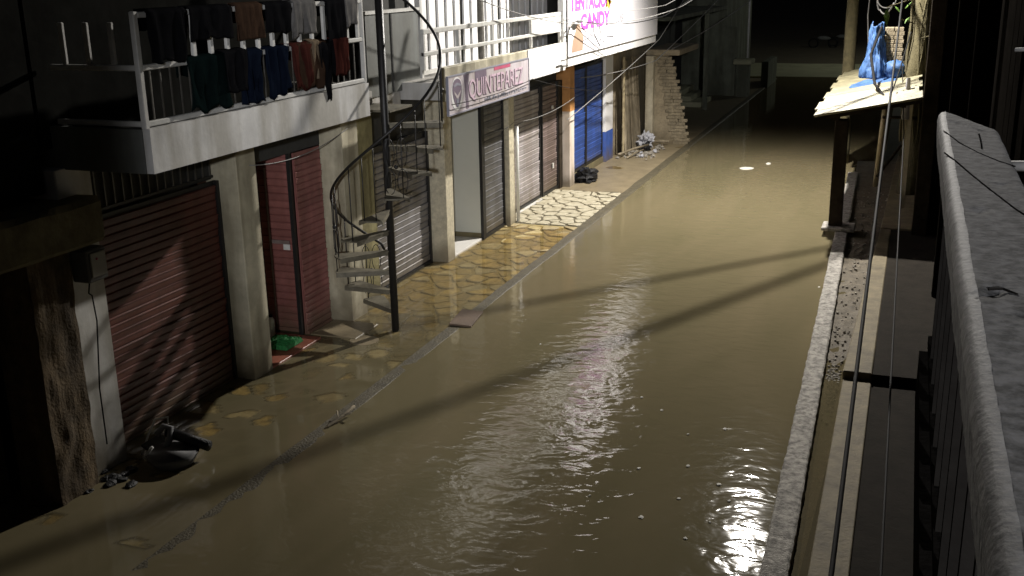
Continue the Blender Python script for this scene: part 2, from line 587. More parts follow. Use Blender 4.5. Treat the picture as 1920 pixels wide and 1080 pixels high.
stone_z = []
stone_poly = []
for i, s in enumerate(seeds):
    ya, yb = (19.2, SY1) if s[1] > 19.2 else (SY0, 19.17)
    poly = [(SX0, ya), (SX1, ya), (SX1, yb), (SX0, yb)]
    gap = rs.uniform(.010, .034)
    for j, q in enumerate(seeds):
        if i == j:
            continue
        dx, dy = q[0] - s[0], q[1] - s[1]
        L_ = math.hypot(dx, dy)
        if L_ > 1.3:
            continue
        nx, ny = dx / L_, dy / L_
        mx_, my_ = (s[0] + q[0]) / 2, (s[1] + q[1]) / 2
        poly = clip(poly, nx, ny, mx_ * nx + my_ * ny - gap + (wgt[i] - wgt[j]) / (2 * L_))
        if len(poly) < 3:
            break
    if len(poly) < 3:
        stone_z.append(-.5)
        stone_poly.append(None)
        continue
    mosaic = s[1] > 19.2
    lifted = False
    zt = bed_z(s[1]) + (rs.uniform(.004, .014) if mosaic else rs.uniform(-.004, .022 if s[1] < 13.5 else .014))
    if not mosaic and s[1] < 13 and rs.rand() < .26:
        zt = rs.uniform(-.016, -.005)
        lifted = True
    else:
        lifted = False
    stone_z.append(zt)
    stone_poly.append(poly)
    # soften the outline: cut corners a little
    pp = []
    n = len(poly)
    for k in range(n):
        a, b, c = poly[k - 1], poly[k], poly[(k + 1) % n]
        f = rs.uniform(.1, .2)
        pp.append((b[0] + (a[0] - b[0]) * f, b[1] + (a[1] - b[1]) * f))
        pp.append((b[0] + (c[0] - b[0]) * f, b[1] + (c[1] - b[1]) * f))
    cx, cy = sum(p[0] for p in pp) / len(pp), sum(p[1] for p in pp) / len(pp)
    mb = MB()
    nn = len(pp)
    tilt = (rs.uniform(-.03, .03), rs.uniform(-.03, .03)) if not (lifted and not mosaic) else (0, 0)
    Z = lambda x, y: zt + (x - cx) * tilt[0] + (y - cy) * tilt[1]
    top = [(cx + (x - cx) * .94, cy + (y - cy) * .94, Z(x, y)) for x, y in pp]
    bot = [(x, y, zt - .045) for x, y in pp]
    mid = [(x, y, Z(x, y) - .008) for x, y in pp]
    mb.add(top + mid + bot, [tuple(range(nn))] + [(k, (k + 1) % nn, nn + (k + 1) % nn, nn + k) for k in range(nn)]
           + [(nn + k, nn + (k + 1) % nn, 2 * nn + (k + 1) % nn, 2 * nn + k) for k in range(nn)])
    mt = 'stone_pale' if (mosaic or rs.rand() < (.5 if lifted else .25)) else ('stone_yellow' if rs.rand() < .6 else 'stone_tan')
    obj('flagstone', mb, mt, sidewalk_dry if mosaic else sidewalk)
stone_z = np.array(stone_z)

# plain wet concrete pavement past the stones
mbs = MB()
mbs.grid(lambda u, v: (-7.9 + u * (7.9 + KX - .11), 22.62 + v * 11, .006 + .010 * noise.noise(Vector((u * 3, v * 9, 1)))), 12, 60)
obj('pavement', mbs, 'wet_concrete', kind='structure')
obj('pavement', sheet(-9.5, KX - .11, 33.62, 49.5, .004), 'wet_concrete', kind='structure')

# left kerb: an uneven, half drowned edge
mbk = MB()
def kerb_pt(u, v):
    y = 3 + v * 46.5
    prof = [(-.09, -.3), (-.09, 0), (.07, -.004), (.10, -.025), (.10, -.3)]
    k = int(round(u * 4))
    base = float(np.interp(y, [3, 7, 10, 13, 16, 19, 24, 33, 50], [-.004, .002, .005, .006, .010, .020, .028, .028, .018]))
    wob = .004 * noise.noise(Vector((3.1, y * 1.1, 0))) + .005 * noise.noise(Vector((9.1, y * 5, 0)))
    xw = .018 * noise.noise(Vector((0, y * .9, 4))) + .008 * noise.noise(Vector((0, y * 6, 4)))
    return (KX + prof[k][0] + xw, y, base + prof[k][1] + (wob if k in (1, 2, 3) else 0))
mbk.grid(kerb_pt, 4, 460)
obj('kerb', mbk, 'wet_kerb', kind='structure')

# right kerb in cast lengths, narrowing the street slightly
def rk(y):
    return -1.055 + (19.7 - y) * 0.0205


mbk = MB()
def rkerb_pt(u, v):
    y = -1 + v * 27
    prof = [(0, -.35), (0, .075), (.012, .092), (.205, .095), (.222, .083), (.222, -.35)]
    k = int(round(u * 5))
    e = .010 * noise.noise(Vector((k, y * 1.2, 2))) + .010 * noise.noise(Vector((k * 3.7, y * 9, 2)))
    zz = .010 * noise.noise(Vector((5, y * 1.5, k * .3)))
    seam = .006 if abs((y + 1) % 3.1) < .03 else 0
    return (rk(y) + prof[k][0] + e, y, prof[k][1] + (zz - seam if 0 < k < 5 else 0))
mbk.grid(rkerb_pt, 5, 540)
obj('kerb', mbk, 'kerb_concrete', kind='structure')

# channel between kerb and walkway
mbc = MB()
def chan_pt(u, v):
    y = -1 + v * 29
    x0, x1 = rk(y) + .16, -.42 + (y - 12.5) * .025
    z = float(np.interp(y, [-1, 11.6, 12.4, 13.5, 28], [-.14, -.12, -.02, .012, .035]))
    return (x0 + (x1 - x0) * u, y, z + .03 * noise.noise(Vector((u * 3, y * 3, 8))) * (1 if y > 12 else .3))
mbc.grid(chan_pt, 8, 220)
obj('channel_bed', mbc, 'mud', kind='structure')

# walkway on the right: low slab, raised slab, inner part coloured dark in place of shade
def wx(y):
    return -.47 + (y - 12.5) * .024


mbw = MB().prism([(-.44, 2), (-.14, 2), (-.14, 12.46), (-.46, 12.46)], -.3, .012)
walk = obj('walkway', mbw, 'walk_concrete', kind='structure', bevel=.008)
walk2 = obj('walkway', MB().prism([(wx(12.5), 12.5), (-.14, 12.5), (-.10, 20.2), (wx(20.2), 20.2)], -.3, .10), 'walk_concrete', kind='structure', bevel=.012)
obj('walkway', MB().prism([(wx(20.2), 20.23), (1.4, 20.23), (1.4, 30), (wx(28), 30)], -.3, .11), 'walk_concrete', kind='structure', bevel=.012)
obj('walkway_shade', MB().box(-.137, 1.2, 2, 12.44, -.3, -.02), 'walk_shade', kind='structure')
obj('walkway_shade', MB().box(-.13, 1.2, 12.52, 20.2, -.3, .085), 'walk_shade', kind='structure')

# far end: dry concrete apron and soil
mbf = MB()
mbf.grid(lambda u, v: (-14 + u * 34, 50 + v * 6.5, -.02 + .12 * v + .04 * noise.noise(Vector((u * 12, v * 6, 0)))), 40, 20)
obj('far_apron', mbf, 'far_concrete', kind='structure')
mbf = MB()
mbf.grid(lambda u, v: (-120 + u * 240, 56.5 + v * 120, .10 + 2.0 * v + .25 * noise.noise(Vector((u * 30, v * 12, 3)))), 60, 30)
obj('far_ground', mbf, 'soil', kind='structure')

# the water itself: one sheet with silt and ripple amounts from the real depth below it
xs = np.concatenate([np.arange(-8.2, -5.5, 0.06), np.arange(-5.5, -0.5, 0.5), np.array([-.5, -.45])])
ysw = np.concatenate([np.arange(-8, 5, 1.0), np.arange(5, 24, 0.07), np.arange(24, 50.6, 0.5)])
nx_, ny_ = len(xs), len(ysw)
verts = [(x, y, 0.0) for x in xs for y in ysw]
faces = [(i * ny_ + j, (i + 1) * ny_ + j, (i + 1) * ny_ + j + 1, i * ny_ + j + 1) for i in range(nx_ - 1) for j in range(ny_ - 1)]
me = bpy.data.meshes.new('flood_water')
me.from_pydata(verts, [], faces)
me.materials.append(MAT['flood_water'])
V = np.array(verts)
depth = np.full(len(V), .35)
onside = V[:, 0] < KX - .05
bz = np.interp(V[:, 1], [0, 6, 9, 11.5, 13.0, 14.5, 16.5, 18.9, 19.2, 22.6, 23.2, 30, 60],
               [-.11, -.095, -.075, -.052, -.040, -.024, -.018, -.012, .020, .020, .002, .006, .002]) - .012
dside = -bz
for i, s in enumerate(seeds):
    if stone_poly[i] is None:
        continue
    near = np.where(onside & (np.hypot(V[:, 0] - s[0], V[:, 1] - s[1]) < .7))[0]
    if len(near) == 0:
        continue
    inside = np.ones(len(near), bool)
    poly = stone_poly[i]
    pcx, pcy = sum(p[0] for p in poly) / len(poly), sum(p[1] for p in poly) / len(poly)
    poly = [(pcx + (a - pcx) * .86, pcy + (b - pcy) * .86) for a, b in poly]
    for k in range(len(poly)):
        a, b = poly[k], poly[(k + 1) % len(poly)]
        inside &= ((b[0] - a[0]) * (V[near, 1] - a[1]) - (b[1] - a[1]) * (V[near, 0] - a[0])) >= 0
    dside[near[inside]] = -stone_z[i]
depth = np.where(onside, np.maximum(dside, 0.001), depth)
silt = 1 - np.exp(-depth * np.interp(V[:, 1], [11, 14], [34, 17]))
chan = V[:, 0] > -.72
silt = np.where(chan, np.clip(1 - np.exp(-.14 * 6), 0, 1), silt)
# wind ripple: stirred in the open street, calm on the pavement, along the right kerb and far away
rip = np.interp(V[:, 0], [-8, -5.75, -5.3, -4.4, -3.2, -2.2, -1.2, -.5], [.08, .08, .35, .7, 1.0, .85, .6, .12])
rip *= np.interp(V[:, 1], [-8, 8, 13, 18, 24, 32, 50], [1.3, 1.2, 1.0, .65, .4, .3, .25])
for nm, arr in (('silt', silt), ('ripple', rip)):
    a = me.attributes.new(nm, 'FLOAT', 'POINT')
    a.data.foreach_set('value', arr.astype(np.float32))
me.update()
link('flood_water', me, (0, 0, 0), kind='structure')

# ------------------------------------------------------------------ roller shutters
def slat_mesh(w, h, name, mat):
    """one bead of a roller shutter, running along +Y, facing +X"""
    prof = [(0, 0), (.005, h * .1), (.008, h * .45), (.006, h * .76), (.017, h * .82), (.016, h * .88), (0, h * .985), (-.006, h * .985), (-.006, 0)]
    vs = [(x, 0, z) for x, z in prof] + [(x, w, z) for x, z in prof]
    n = len(prof)
    fs = [tuple(range(n)), tuple(range(2 * n - 1, n - 1, -1))] + [(i, i + n, (i + 1) % n + n, (i + 1) % n) for i in range(n)]
    me = bpy.data.meshes.new(name)
    me.from_pydata(vs, [], fs)
    me.materials.append(MAT[mat])
    return me


def shutter(parent, x, y0, y1, z0, z1, mat, pitch=.10, name='roller_shutter', label=None, ax='x', guides=True):
    """ax x: faces the street; ax y: faces down the street (towards -Y), y0..y1 then run along x at y = x"""
    w = y1 - y0
    mb = MB()
    if ax == 'x':
        mb.box(x - .03, x - .008, y0, y1, z0, z1)
        if guides:
            mb.box(x - .03, x + .035, y0 - .03, y0 + .02, z0, z1)
            mb.box(x - .03, x + .035, y1 - .02, y1 + .03, z0, z1)
        mb.box(x - .02, x + .028, y0 + .022, y1 - .022, z0, z0 + .06)
    else:
        mb.box(y0, y1, x + .008, x + .03, z0, z1)
        mb.box(y0, y1, x - .025, x + .02, z0, z0 + .05)
    sh = obj(name, mb, 'black_metal' if guides and ax == 'x' else mat, parent)
    if label:
        sh['label'] = label
    me = slat_mesh(w - (.05 if guides else .01), pitch, 'slat', mat)
    if ax == 'y':
        me.transform(Matrix.Rotation(R(-90), 4, 'Z'))
    n = int((z1 - z0 - .065) / pitch)
    for i in range(n):
        z = z0 + .065 + i * pitch
        jit = random.uniform(-.004, .004)
        if ax == 'x':
            so = link('slat', me, (x + jit, y0 + .025 if guides else y0 + .005, z), sh)
        else:
            so = link('slat', me, (y0 + .005, x + jit, z), sh)
        so.rotation_euler = (random.uniform(-.0025, .0025), random.uniform(-.06, .06) if ax == 'x' else 0, random.uniform(-.004, .004))
    return sh


# ------------------------------------------------------------------ first house: balcony over red shutters
bh = thing('balcony_house', 'white balcony house with maroon shutters beside the spiral staircase', 'house', (-8.5, 10.2, -.1))
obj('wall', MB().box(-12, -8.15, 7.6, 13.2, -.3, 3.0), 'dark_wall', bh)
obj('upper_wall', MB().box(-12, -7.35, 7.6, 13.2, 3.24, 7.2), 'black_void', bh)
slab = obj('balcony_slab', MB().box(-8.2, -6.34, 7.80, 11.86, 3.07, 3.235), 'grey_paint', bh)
obj('fascia', MB().box(-6.337, -6.26, 7.74, 11.90, 3.045, 3.445), 'white_paint', bh)
obj('fascia', MB().box(-7.75, -6.34, 7.72, 7.797, 3.045, 3.44), 'grey_panel', bh)  # darker grey stands in for shade on this side face
obj('fascia', MB().box(-7.35, -6.34, 11.863, 11.92, 3.045, 3.44), 'grey_paint', bh)
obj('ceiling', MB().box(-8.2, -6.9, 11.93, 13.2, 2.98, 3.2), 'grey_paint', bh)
obj('column', MB().box(-7.62, -7.24, 7.58, 8.04, -.2, 3.06), 'white_paint', bh, bevel=.01)
obj('column', MB().box(-7.65, -7.21, 10.34, 10.74, -.2, 3.06), 'cream_paint', bh, bevel=.01)
obj('column', MB().box(-7.52, -7.16, 12.74, 13.20, -.2, 2.975), 'cream_paint', bh, bevel=.01)
obj('header', MB().box(-7.66, -7.56, 8.05, 10.33, 2.47, 3.06), 'dark_wall', bh)
obj('header', MB().box(-7.60, -7.50, 10.75, 12.73, 2.52, 3.06), 'dark_wall', bh)
g = obj('grille', MB().box(-7.555, -7.53, 8.05, 10.33, 2.49, 2.52), 'black_metal', bh)
for i in range(17):
    y = 8.12 + i * .135
    obj('grille_bar', MB().box(-7.55, -7.535, y, y + .018, 2.52, 3.05), 'worn_metal', g)
shutter(bh, -7.50, 8.07, 10.31, -.12, 2.46, 'red_shutter', .085, label='dull red roller shutter with the shadow of the stairs on it')
obj('wall', MB().box(-8.14, -8.08, 10.76, 12.72, -.1, 2.6), 'red_shutter', bh)
shutter(bh, 12.02, -8.06, -7.585, .04, 2.50, 'pink_door', .098, name='door_leaf', label='pinkish red slatted door leaf standing open', ax='y', guides=False)
dl = [c for c in bh.children if c.name.startswith('door_leaf')][0]
obj('lock_plate', MB().box(-7.72, -7.62, 11.975, 11.995, 1.20, 1.28), 'white_rail', dl, bevel=.004)
obj('bar', MB().box(-7.93, -7.62, 11.975, 11.99, 1.28, 1.33), 'brown_shutter', dl)
obj('conduit', MB().tube([(-7.92, 11.985, .1), (-7.925, 11.985, 2.3)], .015, 6), 'brown_shutter', dl)
obj('door_frame', MB().box(-7.575, -7.525, 11.97, 12.02, -.05, 2.52), 'black_metal', bh)
shutter(bh, -7.50, 12.05, 12.72, -.02, 2.50, 'pink_door', .085, guides=False, label='narrow maroon shutter strip beside the open door')
obj('threshold', MB().box(-8.05, -7.22, 10.75, 11.95, -.12, .022), 'red_tile', bh, bevel=.006)

# balcony railing: bottom rail, mid rail, top rail, stubby balusters
ra = obj('railing', MB().box(-6.345, -6.300, 7.765, 11.885, 3.455, 3.505), 'white_rail', bh, bevel=.008)
obj('mid_rail', MB().box(-6.345, -6.300, 7.80, 11.885, 3.945, 3.995), 'white_rail', ra, bevel=.008)
obj('top_rail', MB().box(-6.350, -6.295, 7.80, 11.885, 4.395, 4.445), 'white_rail', ra, bevel=.008)
obj('side_rail', MB().box(-7.30, -6.346, 7.765, 7.81, 3.455, 3.505), 'white_rail', ra, bevel=.008)
obj('side_rail', MB().box(-7.30, -6.346, 7.765, 7.81, 3.945, 3.995), 'white_rail', ra, bevel=.008)
obj('corner_post', MB().box(-6.35, -6.295, 7.74, 7.798, 3.44, 4.45), 'white_rail', ra, bevel=.008)
obj('corner_post', MB().box(-6.35, -6.295, 11.886, 11.93, 3.44, 4.45), 'white_rail', ra, bevel=.008)
y = 8.0
while y < 11.8:
    obj('baluster', MB().box(-6.34, -6.305, y, y + .055, 3.996, 4.394), 'white_rail', ra, bevel=.006)
    y += .27
for i in range(3):
    obj('baluster', MB().box(-6.62 - i * .27, -6.57 - i * .27, 7.77, 7.805, 3.996, 4.36), 'white_rail', ra, bevel=.006)
for i in range(28):
    y = 7.9 + i * .14
    obj('bar', MB().box(-6.330, -6.318, y, y + .012, 3.506, 3.944), 'worn_metal', ra)

# laundry over the balcony railing
def garment(label, y0, y1, ztop, zlen, col, seed, kind='garment', x=-6.285, back=.18, taper=0.0):
    def f(u, v):
        yy = y0 + (y1 - y0) * u
        tt = v * (zlen + back + .04)
        if tt < back:
            xx, zz = x - .10, ztop - (back - tt)
        elif tt < back + .04:
            a = (tt - back) / .04 * math.pi
            xx, zz = x - .05 - .05 * math.cos(a), ztop + .02 * math.sin(a)
        else:
            d = tt - back - .04
            xx, zz = x + .012, ztop - d
            yy = (y0 + y1) / 2 + (yy - (y0 + y1) / 2) * (1 - taper * d / zlen)
        fold = .05 * noise.noise(Vector((yy * 13 + zz * 1.5, zz * 1.2, seed))) + .03 * noise.noise(Vector((yy * 29, zz * 3, seed)))
        hang = max(0, ztop - zz)
        zz += .22 * hang * noise.noise(Vector((yy * 6, seed, 2)))
        yy += .05 * hang * noise.noise(Vector((seed, zz * 5, yy * 3)))
        return (xx + fold * min(1, .4 + hang * 2) * (1 if tt > back else .3) + (.02 if tt > back + .04 else 0), yy, zz)
    o = obj('laundry_' + kind, MB().grid(f, 14, 22), col, smooth=True, solid=.006)
    tag(o, label, 'laundry', 'laundry on the balcony railing')
    return o


garment('black shirt over the balcony corner, leftmost of the laundry', 7.86, 8.42, 4.46, .46, 'cloth_black', 1, 'shirt')
garment('long dark teal sheet hanging from the mid rail', 8.35, 9.05, 4.01, .50, 'cloth_teal', 2, 'sheet')
garment('wide black towel on the top rail above the teal sheet', 8.45, 9.12, 4.46, .30, 'cloth_black', 3, 'towel')
garment('dark navy trousers hanging from the mid rail beside the teal sheet', 9.16, 9.62, 4.01, .52, 'cloth_navy', 4, 'trousers', taper=.2)
garment('brownish striped blouse on the top rail', 9.2, 9.68, 4.46, .34, 'cloth_brown', 5, 'blouse')
garment('black skirt next to the brownish blouse', 9.72, 10.2, 4.46, .30, 'cloth_black', 6, 'skirt')
garment('crumpled black blanket bunched on the mid rail left of the navy trousers', 8.9, 9.3, 4.03, .40, 'cloth_black', 21, 'blanket', x=-6.26)
garment('grey patterned dress between the black skirt and the tall coat', 10.25, 10.7, 4.47, .36, 'cloth_grey', 22, 'dress', taper=-.2)
garment('wide brown cloth behind the tan scarf', 10.3, 10.95, 4.02, .50, 'cloth_brown', 23, 'cloth', x=-6.30)
garment('navy shorts low on the mid rail', 9.66, 10.1, 4.01, .50, 'cloth_navy', 7, 'shorts')
garment('maroon and tan shirt crumpled on the mid rail', 10.16, 10.6, 4.02, .46, 'cloth_maroon', 8, 'shirt', taper=.3)
garment('tan scarf beside the maroon shirt', 10.58, 10.78, 4.03, .42, 'cloth_tan', 9, 'scarf', taper=.5)
garment('black trouser leg with a pointed end over the fascia', 10.72, 11.1, 4.01, .72, 'cloth_black', 10, 'trousers', taper=.75)
garment('tall black coat hanging from the top rail', 10.95, 11.42, 4.46, .82, 'cloth_black', 11, 'coat', taper=.15)
garment('light grey blouse near the stair end of the railing', 11.40, 11.72, 4.46, .30, 'cloth_grey', 12, 'blouse')
garment('dark maroon cloth low by the stair end of the railing', 11.05, 11.4, 4.02, .40, 'cloth_maroon', 13, 'cloth', x=-6.27)

# ------------------------------------------------------------------ corner house at the left edge
ch = thing('corner_house', 'dark old corner house with a mossy concrete beam', 'house', (-8.2, 5, -.1))
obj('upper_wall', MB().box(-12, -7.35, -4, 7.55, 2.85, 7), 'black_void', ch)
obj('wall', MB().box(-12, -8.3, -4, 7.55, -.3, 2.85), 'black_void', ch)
mbm = MB()
def beam_pt(u, v):
    y = 2 + v * 5.82
    prof = [(-7.6, 2.36), (-7.02, 2.36), (-6.98, 2.40), (-6.98, 2.74), (-7.02, 2.79), (-7.6, 2.79)]
    k = int(round(u * 5))
    n_ = .02 * noise.noise(Vector((k, y * 2.5, 0)))
    return (prof[k][0] + n_, y, prof[k][1] + n_)
mbm.grid(beam_pt, 5, 60)
mbm.add([beam_pt(k / 5, 1) for k in range(6)], [(0, 1, 2, 3, 4, 5)])
obj('beam', mbm, 'mossy_concrete', ch)
obj('pillar', MB().grid(lambda u, v: ((-7.12 + .03 * noise.noise(Vector((u * 4, v * 9, 3)))) if u < .98 else -7.45,
                                       6.98 + min(u, .97) * .55 + .012 * noise.noise(Vector((v * 14, 0, 1))), -.2 + v * 2.57), 12, 50), 'brown_plaster', ch)
obj('pillar', MB().box(-7.6, -7.14, 6.99, 7.49, -.2, 2.36), 'brown_plaster', ch)
obj('door_panel', MB().box(-7.75, -7.70, 5.9, 6.95, -.2, 2.36), 'dark_wood', ch)
mbx = thing('meter_box', 'small grey electricity meter box on the pillar below the mossy beam', 'meter box', (-7.05, 7.7, 2.0))
obj('box', MB().box(-7.22, -7.02, 7.60, 7.86, 2.00, 2.31), 'plastic_grey', mbx, bevel=.012)
obj('cover', MB().box(-7.018, -7.0, 7.63, 7.83, 2.05, 2.28), 'grey_paint', mbx, bevel=.004)
obj('seal', MB().ball((-6.995, 7.70, 2.22), .012, .012, .012), 'sign_red', mbx, True)
o = obj('cable', MB().tube([(-7.08, 7.66, 2.0), (-7.07, 7.62, 1.9), (-7.09, 7.68, 1.86), (-7.10, 7.71, 1.6), (-7.17, 7.70, .9), (-7.19, 7.72, .3)], .008, 6), 'cable_black', smooth=True)
tag(o, 'thin black cable running down from the meter box', 'cable')

# ------------------------------------------------------------------ second building: row of shops
sb = thing('shop_building', 'row of closed shops with a white fascia and slatted upper floor', 'building', (-8.6, 20, -.1))
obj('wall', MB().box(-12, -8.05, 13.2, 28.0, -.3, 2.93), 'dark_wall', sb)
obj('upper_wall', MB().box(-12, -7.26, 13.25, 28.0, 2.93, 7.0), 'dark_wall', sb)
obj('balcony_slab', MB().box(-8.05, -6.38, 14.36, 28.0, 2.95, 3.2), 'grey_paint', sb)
obj('fascia', MB().box(-6.378, -6.30, 14.33, 20.12, 2.93, 3.42), 'cream_paint', sb, bevel=.01)
obj('fascia', MB().box(-6.378, -6.30, 20.125, 28.05, 2.93, 3.42), 'clean_white', sb, bevel=.01)
obj('fascia_cover', MB().box(-6.297, -6.285, 17.93, 20.10, 2.90, 3.43), 'clean_white', sb)
obj('side_slab', MB().box(-8.05, -7.02, 13.25, 14.32, 2.88, 3.08), 'grey_paint', sb)
obj('parapet_panel', MB().box(-7.06, -7.0, 13.30, 15.0, 3.085, 4.20), 'grey_panel', sb)
obj('parapet_rail', MB().box(-7.08, -6.98, 13.28, 15.02, 4.205, 4.25), 'white_rail', sb)
obj('parapet_joint', MB().box(-6.998, -6.985, 14.05, 14.09, 3.1, 4.19), 'dark_wall', sb)
obj('parapet_post', MB().box(-7.06, -6.98, 15.03, 15.10, 3.2, 5.2), 'white_rail', sb)
# ground floor columns
obj('pillar', MB().box(-7.55, -7.22, 13.23, 13.76, -.2, 2.88), 'green_plaster', sb, bevel=.01)
obj('column', MB().box(-7.5, -7.14, 16.11, 16.42, -.1, 2.94), 'tile_cream', sb, bevel=.008)
obj('column', MB().box(-7.42, -7.06, 18.98, 19.28, -.1, 2.94), 'tile_cream', sb, bevel=.008)
obj('drain_pipe', MB().tube([(-7.02, 19.31, -.05), (-7.02, 19.31, 1.9)], .035, 10), 'plastic_white', sb, True)
ce = obj('column', MB().box(-7.42, -7.09, 23.0, 23.34, -.1, 2.94), 'column_white', sb, bevel=.008)
obj('shade_band', MB().box(-7.425, -7.085, 22.995, 23.345, 1.72, 2.72), 'orange_shade', ce)  # orange top stands in for the fascia's shade on the column
obj('header', MB().box(-7.62, -7.52, 13.78, 16.10, 2.25, 2.94), 'dark_wall', sb)
shutter(sb, -7.45, 13.82, 16.05, -.02, 2.24, 'grey_shutter', .10, label='dark grey roller shutter behind the spiral staircase')
# recessed entrance with white floor and plain side panel
obj('threshold', MB().box(-8.0, -7.18, 16.43, 17.78, -.1, .035), 'white_tile', sb, bevel=.006)
pn = obj('side_panel', MB().box(-7.85, -7.20, 17.80, 17.85, .12, 2.9), 'pane_grey', sb)
obj('bottom_rail', MB().box(-7.85, -7.20, 17.785, 17.86, .02, .118), 'green_plaster', pn)
obj('jamb', MB().box(-7.198, -7.14, 17.775, 17.87, 0, 2.94), 'black_metal', pn)
obj('wall', MB().box(-8.04, -7.95, 16.43, 17.79, .04, 2.94), 'dark_wall', sb)
shutter(sb, -7.19, 17.93, 18.94, .0, 2.60, 'dark_shutter', .115, label='narrow shiny dark shutter right of the pale panel')
obj('header', MB().box(-7.5, -7.40, 19.3, 22.98, 2.4, 2.94), 'dark_wall', sb)
shutter(sb, -7.34, 19.36, 21.56, .03, 2.42, 'light_shutter', .095, label='wide pale grey shutter above the dry flagstones')
obj('sill', MB().box(-7.36, -7.24, 19.33, 21.6, -.05, .03), 'white_tile', sb)
bd = shutter(sb, -7.32, 21.66, 22.72, .03, 2.42, 'brown_shutter', .095, label='narrow brown door with two pale locks')
obj('lock', MB().box(-7.295, -7.27, 22.3, 22.38, .55, .66), 'white_rail', bd, bevel=.004)
obj('lock', MB().box(-7.295, -7.27, 22.3, 22.38, 1.85, 1.93), 'white_rail', bd, bevel=.004)
obj('jamb', MB().box(-7.4, -7.26, 22.76, 22.98, .0, 2.42), 'dark_wood', sb)
shutter(sb, -7.30, 23.40, 24.88, .16, 2.6, 'blue_shutter', .105, label='bright blue slatted shutter next to the orange topped column')
shutter(sb, -7.30, 24.96, 26.38, .16, 2.6, 'blue_shutter', .105, label='second bright blue slatted shutter, farther down the street')
obj('plinth', MB().box(-7.36, -7.25, 23.36, 26.42, -.1, .155), 'green_plaster', sb)
obj('header', MB().box(-7.5, -7.36, 23.36, 26.42, 2.61, 2.94), 'dark_wall', sb)
obj('end_wall', MB().box(-7.5, -7.20, 26.44, 27.15, .78, 2.94), 'clean_white', sb)
obj('end_wall_base', MB().box(-7.5, -7.195, 26.44, 27.15, -.1, .775), 'blue_paint', sb)
# upper floor: wide white slats with dark gaps
wf = obj('slatted_screen', MB().box(-7.25, -7.20, 15.12, 22.0, 3.2, 3.26), 'white_rail', sb)
y = 15.16
k = 0
while y < 21.9:
    w = .235 if k % 5 else .19
    obj('slat', MB().box(-7.25, -7.215, y, y + w, 3.262, 5.4), 'clean_white', wf)
    y += w + (.115 if k % 5 else .19)
    k += 1
obj('screen_post', MB().box(-7.24, -7.16, 18.0, 18.09, 3.262, 5.4), 'worn_metal', sb)
ra2 = obj('railing', MB().box(-6.40, -6.345, 13.75, 20.05, 3.62, 3.68), 'white_rail', sb, bevel=.008)
obj('top_rail', MB().box(-6.40, -6.345, 13.75, 20.05, 3.92, 3.99), 'white_rail', ra2, bevel=.008)
for y in (13.75, 15.0, 16.4, 18.3, 19.98):
    obj('post', MB().box(-6.395, -6.35, y, y + .06, 3.43, 3.92), 'white_rail', ra2, bevel=.006)
for y in (16.2, 16.45, 16.7, 16.95, 17.2):
    obj('baluster', MB().box(-6.385, -6.36, y, y + .03, 3.685, 3.915), 'white_rail', ra2)
obj('panel', MB().box(-6.39, -6.36, 18.37, 19.97, 3.69, 3.915), 'clean_white', ra2)
obj('corner_post', MB().box(-6.42, -6.30, 20.06, 20.2, 3.43, 5.4), 'clean_white', sb, bevel=.008)

# shop sign with emblem and lettering
sg = thing('shop_sign', 'weathered pinkish shop sign with a dark emblem and lettering under the balcony', 'sign', (-6.27, 16.1, 2.74))
bdm = obj('board', MB().box(-6.292, -6.26, 14.34, 17.88, 2.73, 3.29), 'sign_board', sg)
fr = MB()
for (a, b, c, d) in ((14.33, 17.89, 2.722, 2.742), (14.33, 17.89, 3.278, 3.298), (14.33, 14.352, 2.742, 3.278), (17.868, 17.89, 2.742, 3.278)):
    fr.box(-6.29, -6.252, a, b, c, d)
obj('frame', fr, 'sign_grey', sg)
def oval(cy, cz, ry, rz, x0, x1, n=22, pinch=0.0):
    return MB().prism([(cy + ry * math.cos(2 * math.pi * i / n) * (1 + pinch * math.sin(2 * math.pi * i / n)), cz + rz * math.sin(2 * math.pi * i / n)) for i in range(n)], x0, x1, 'x')
em = obj('emblem', oval(14.66, 3.02, .22, .245, -6.262, -6.256), 'clean_white', sg)
obj('emblem_field', oval(14.66, 3.03, .165, .21, -6.258, -6.252, pinch=.35), 'sign_dark', em)
obj('emblem_brow', MB().prism([(14.53, 3.15), (14.66, 3.18), (14.79, 3.15), (14.79, 3.12), (14.66, 3.14), (14.53, 3.12)], -6.254, -6.248, 'x'), 'sign_grey', em)
obj('emblem_wing', MB().prism([(14.53, 3.07), (14.66, 2.99), (14.79, 3.07), (14.76, 3.01), (14.66, 2.93), (14.56, 3.01)], -6.254, -6.248, 'x'), 'sign_board', em)
obj('emblem_tail', MB().prism([(14.61, 2.95), (14.71, 2.95), (14.68, 2.83), (14.64, 2.83)], -6.254, -6.248, 'x'), 'sign_grey', em)
obj('dark_band', MB().prism([(14.93, 3.27), (15.14, 3.27), (15.08, 3.02), (15.1, 2.76), (15.0, 2.76), (14.98, 3.0)], -6.262, -6.256, 'x'), 'sign_dark', sg)
obj('dark_band', MB().box(-6.262, -6.256, 15.38, 15.86, 3.13, 3.275), 'sign_dark', sg)
obj('red_band', MB().box(-6.262, -6.256, 16.2, 16.95, 3.225, 3.275), 'sign_red', sg)
text('lettering_shadow', 'QUINTEPAREZ', .40, 15.125, 2.885, -6.257, 'sign_dark', sg, sx=.925)
text('lettering', 'QUINTEPAREZ', .40, 15.10, 2.90, -6.251, 'sign_pink', sg, sx=.925)
obj('small_band', MB().box(-6.262, -6.256, 15.55, 17.8, 2.765, 2.86), 'sign_board', sg)
yy = 15.75
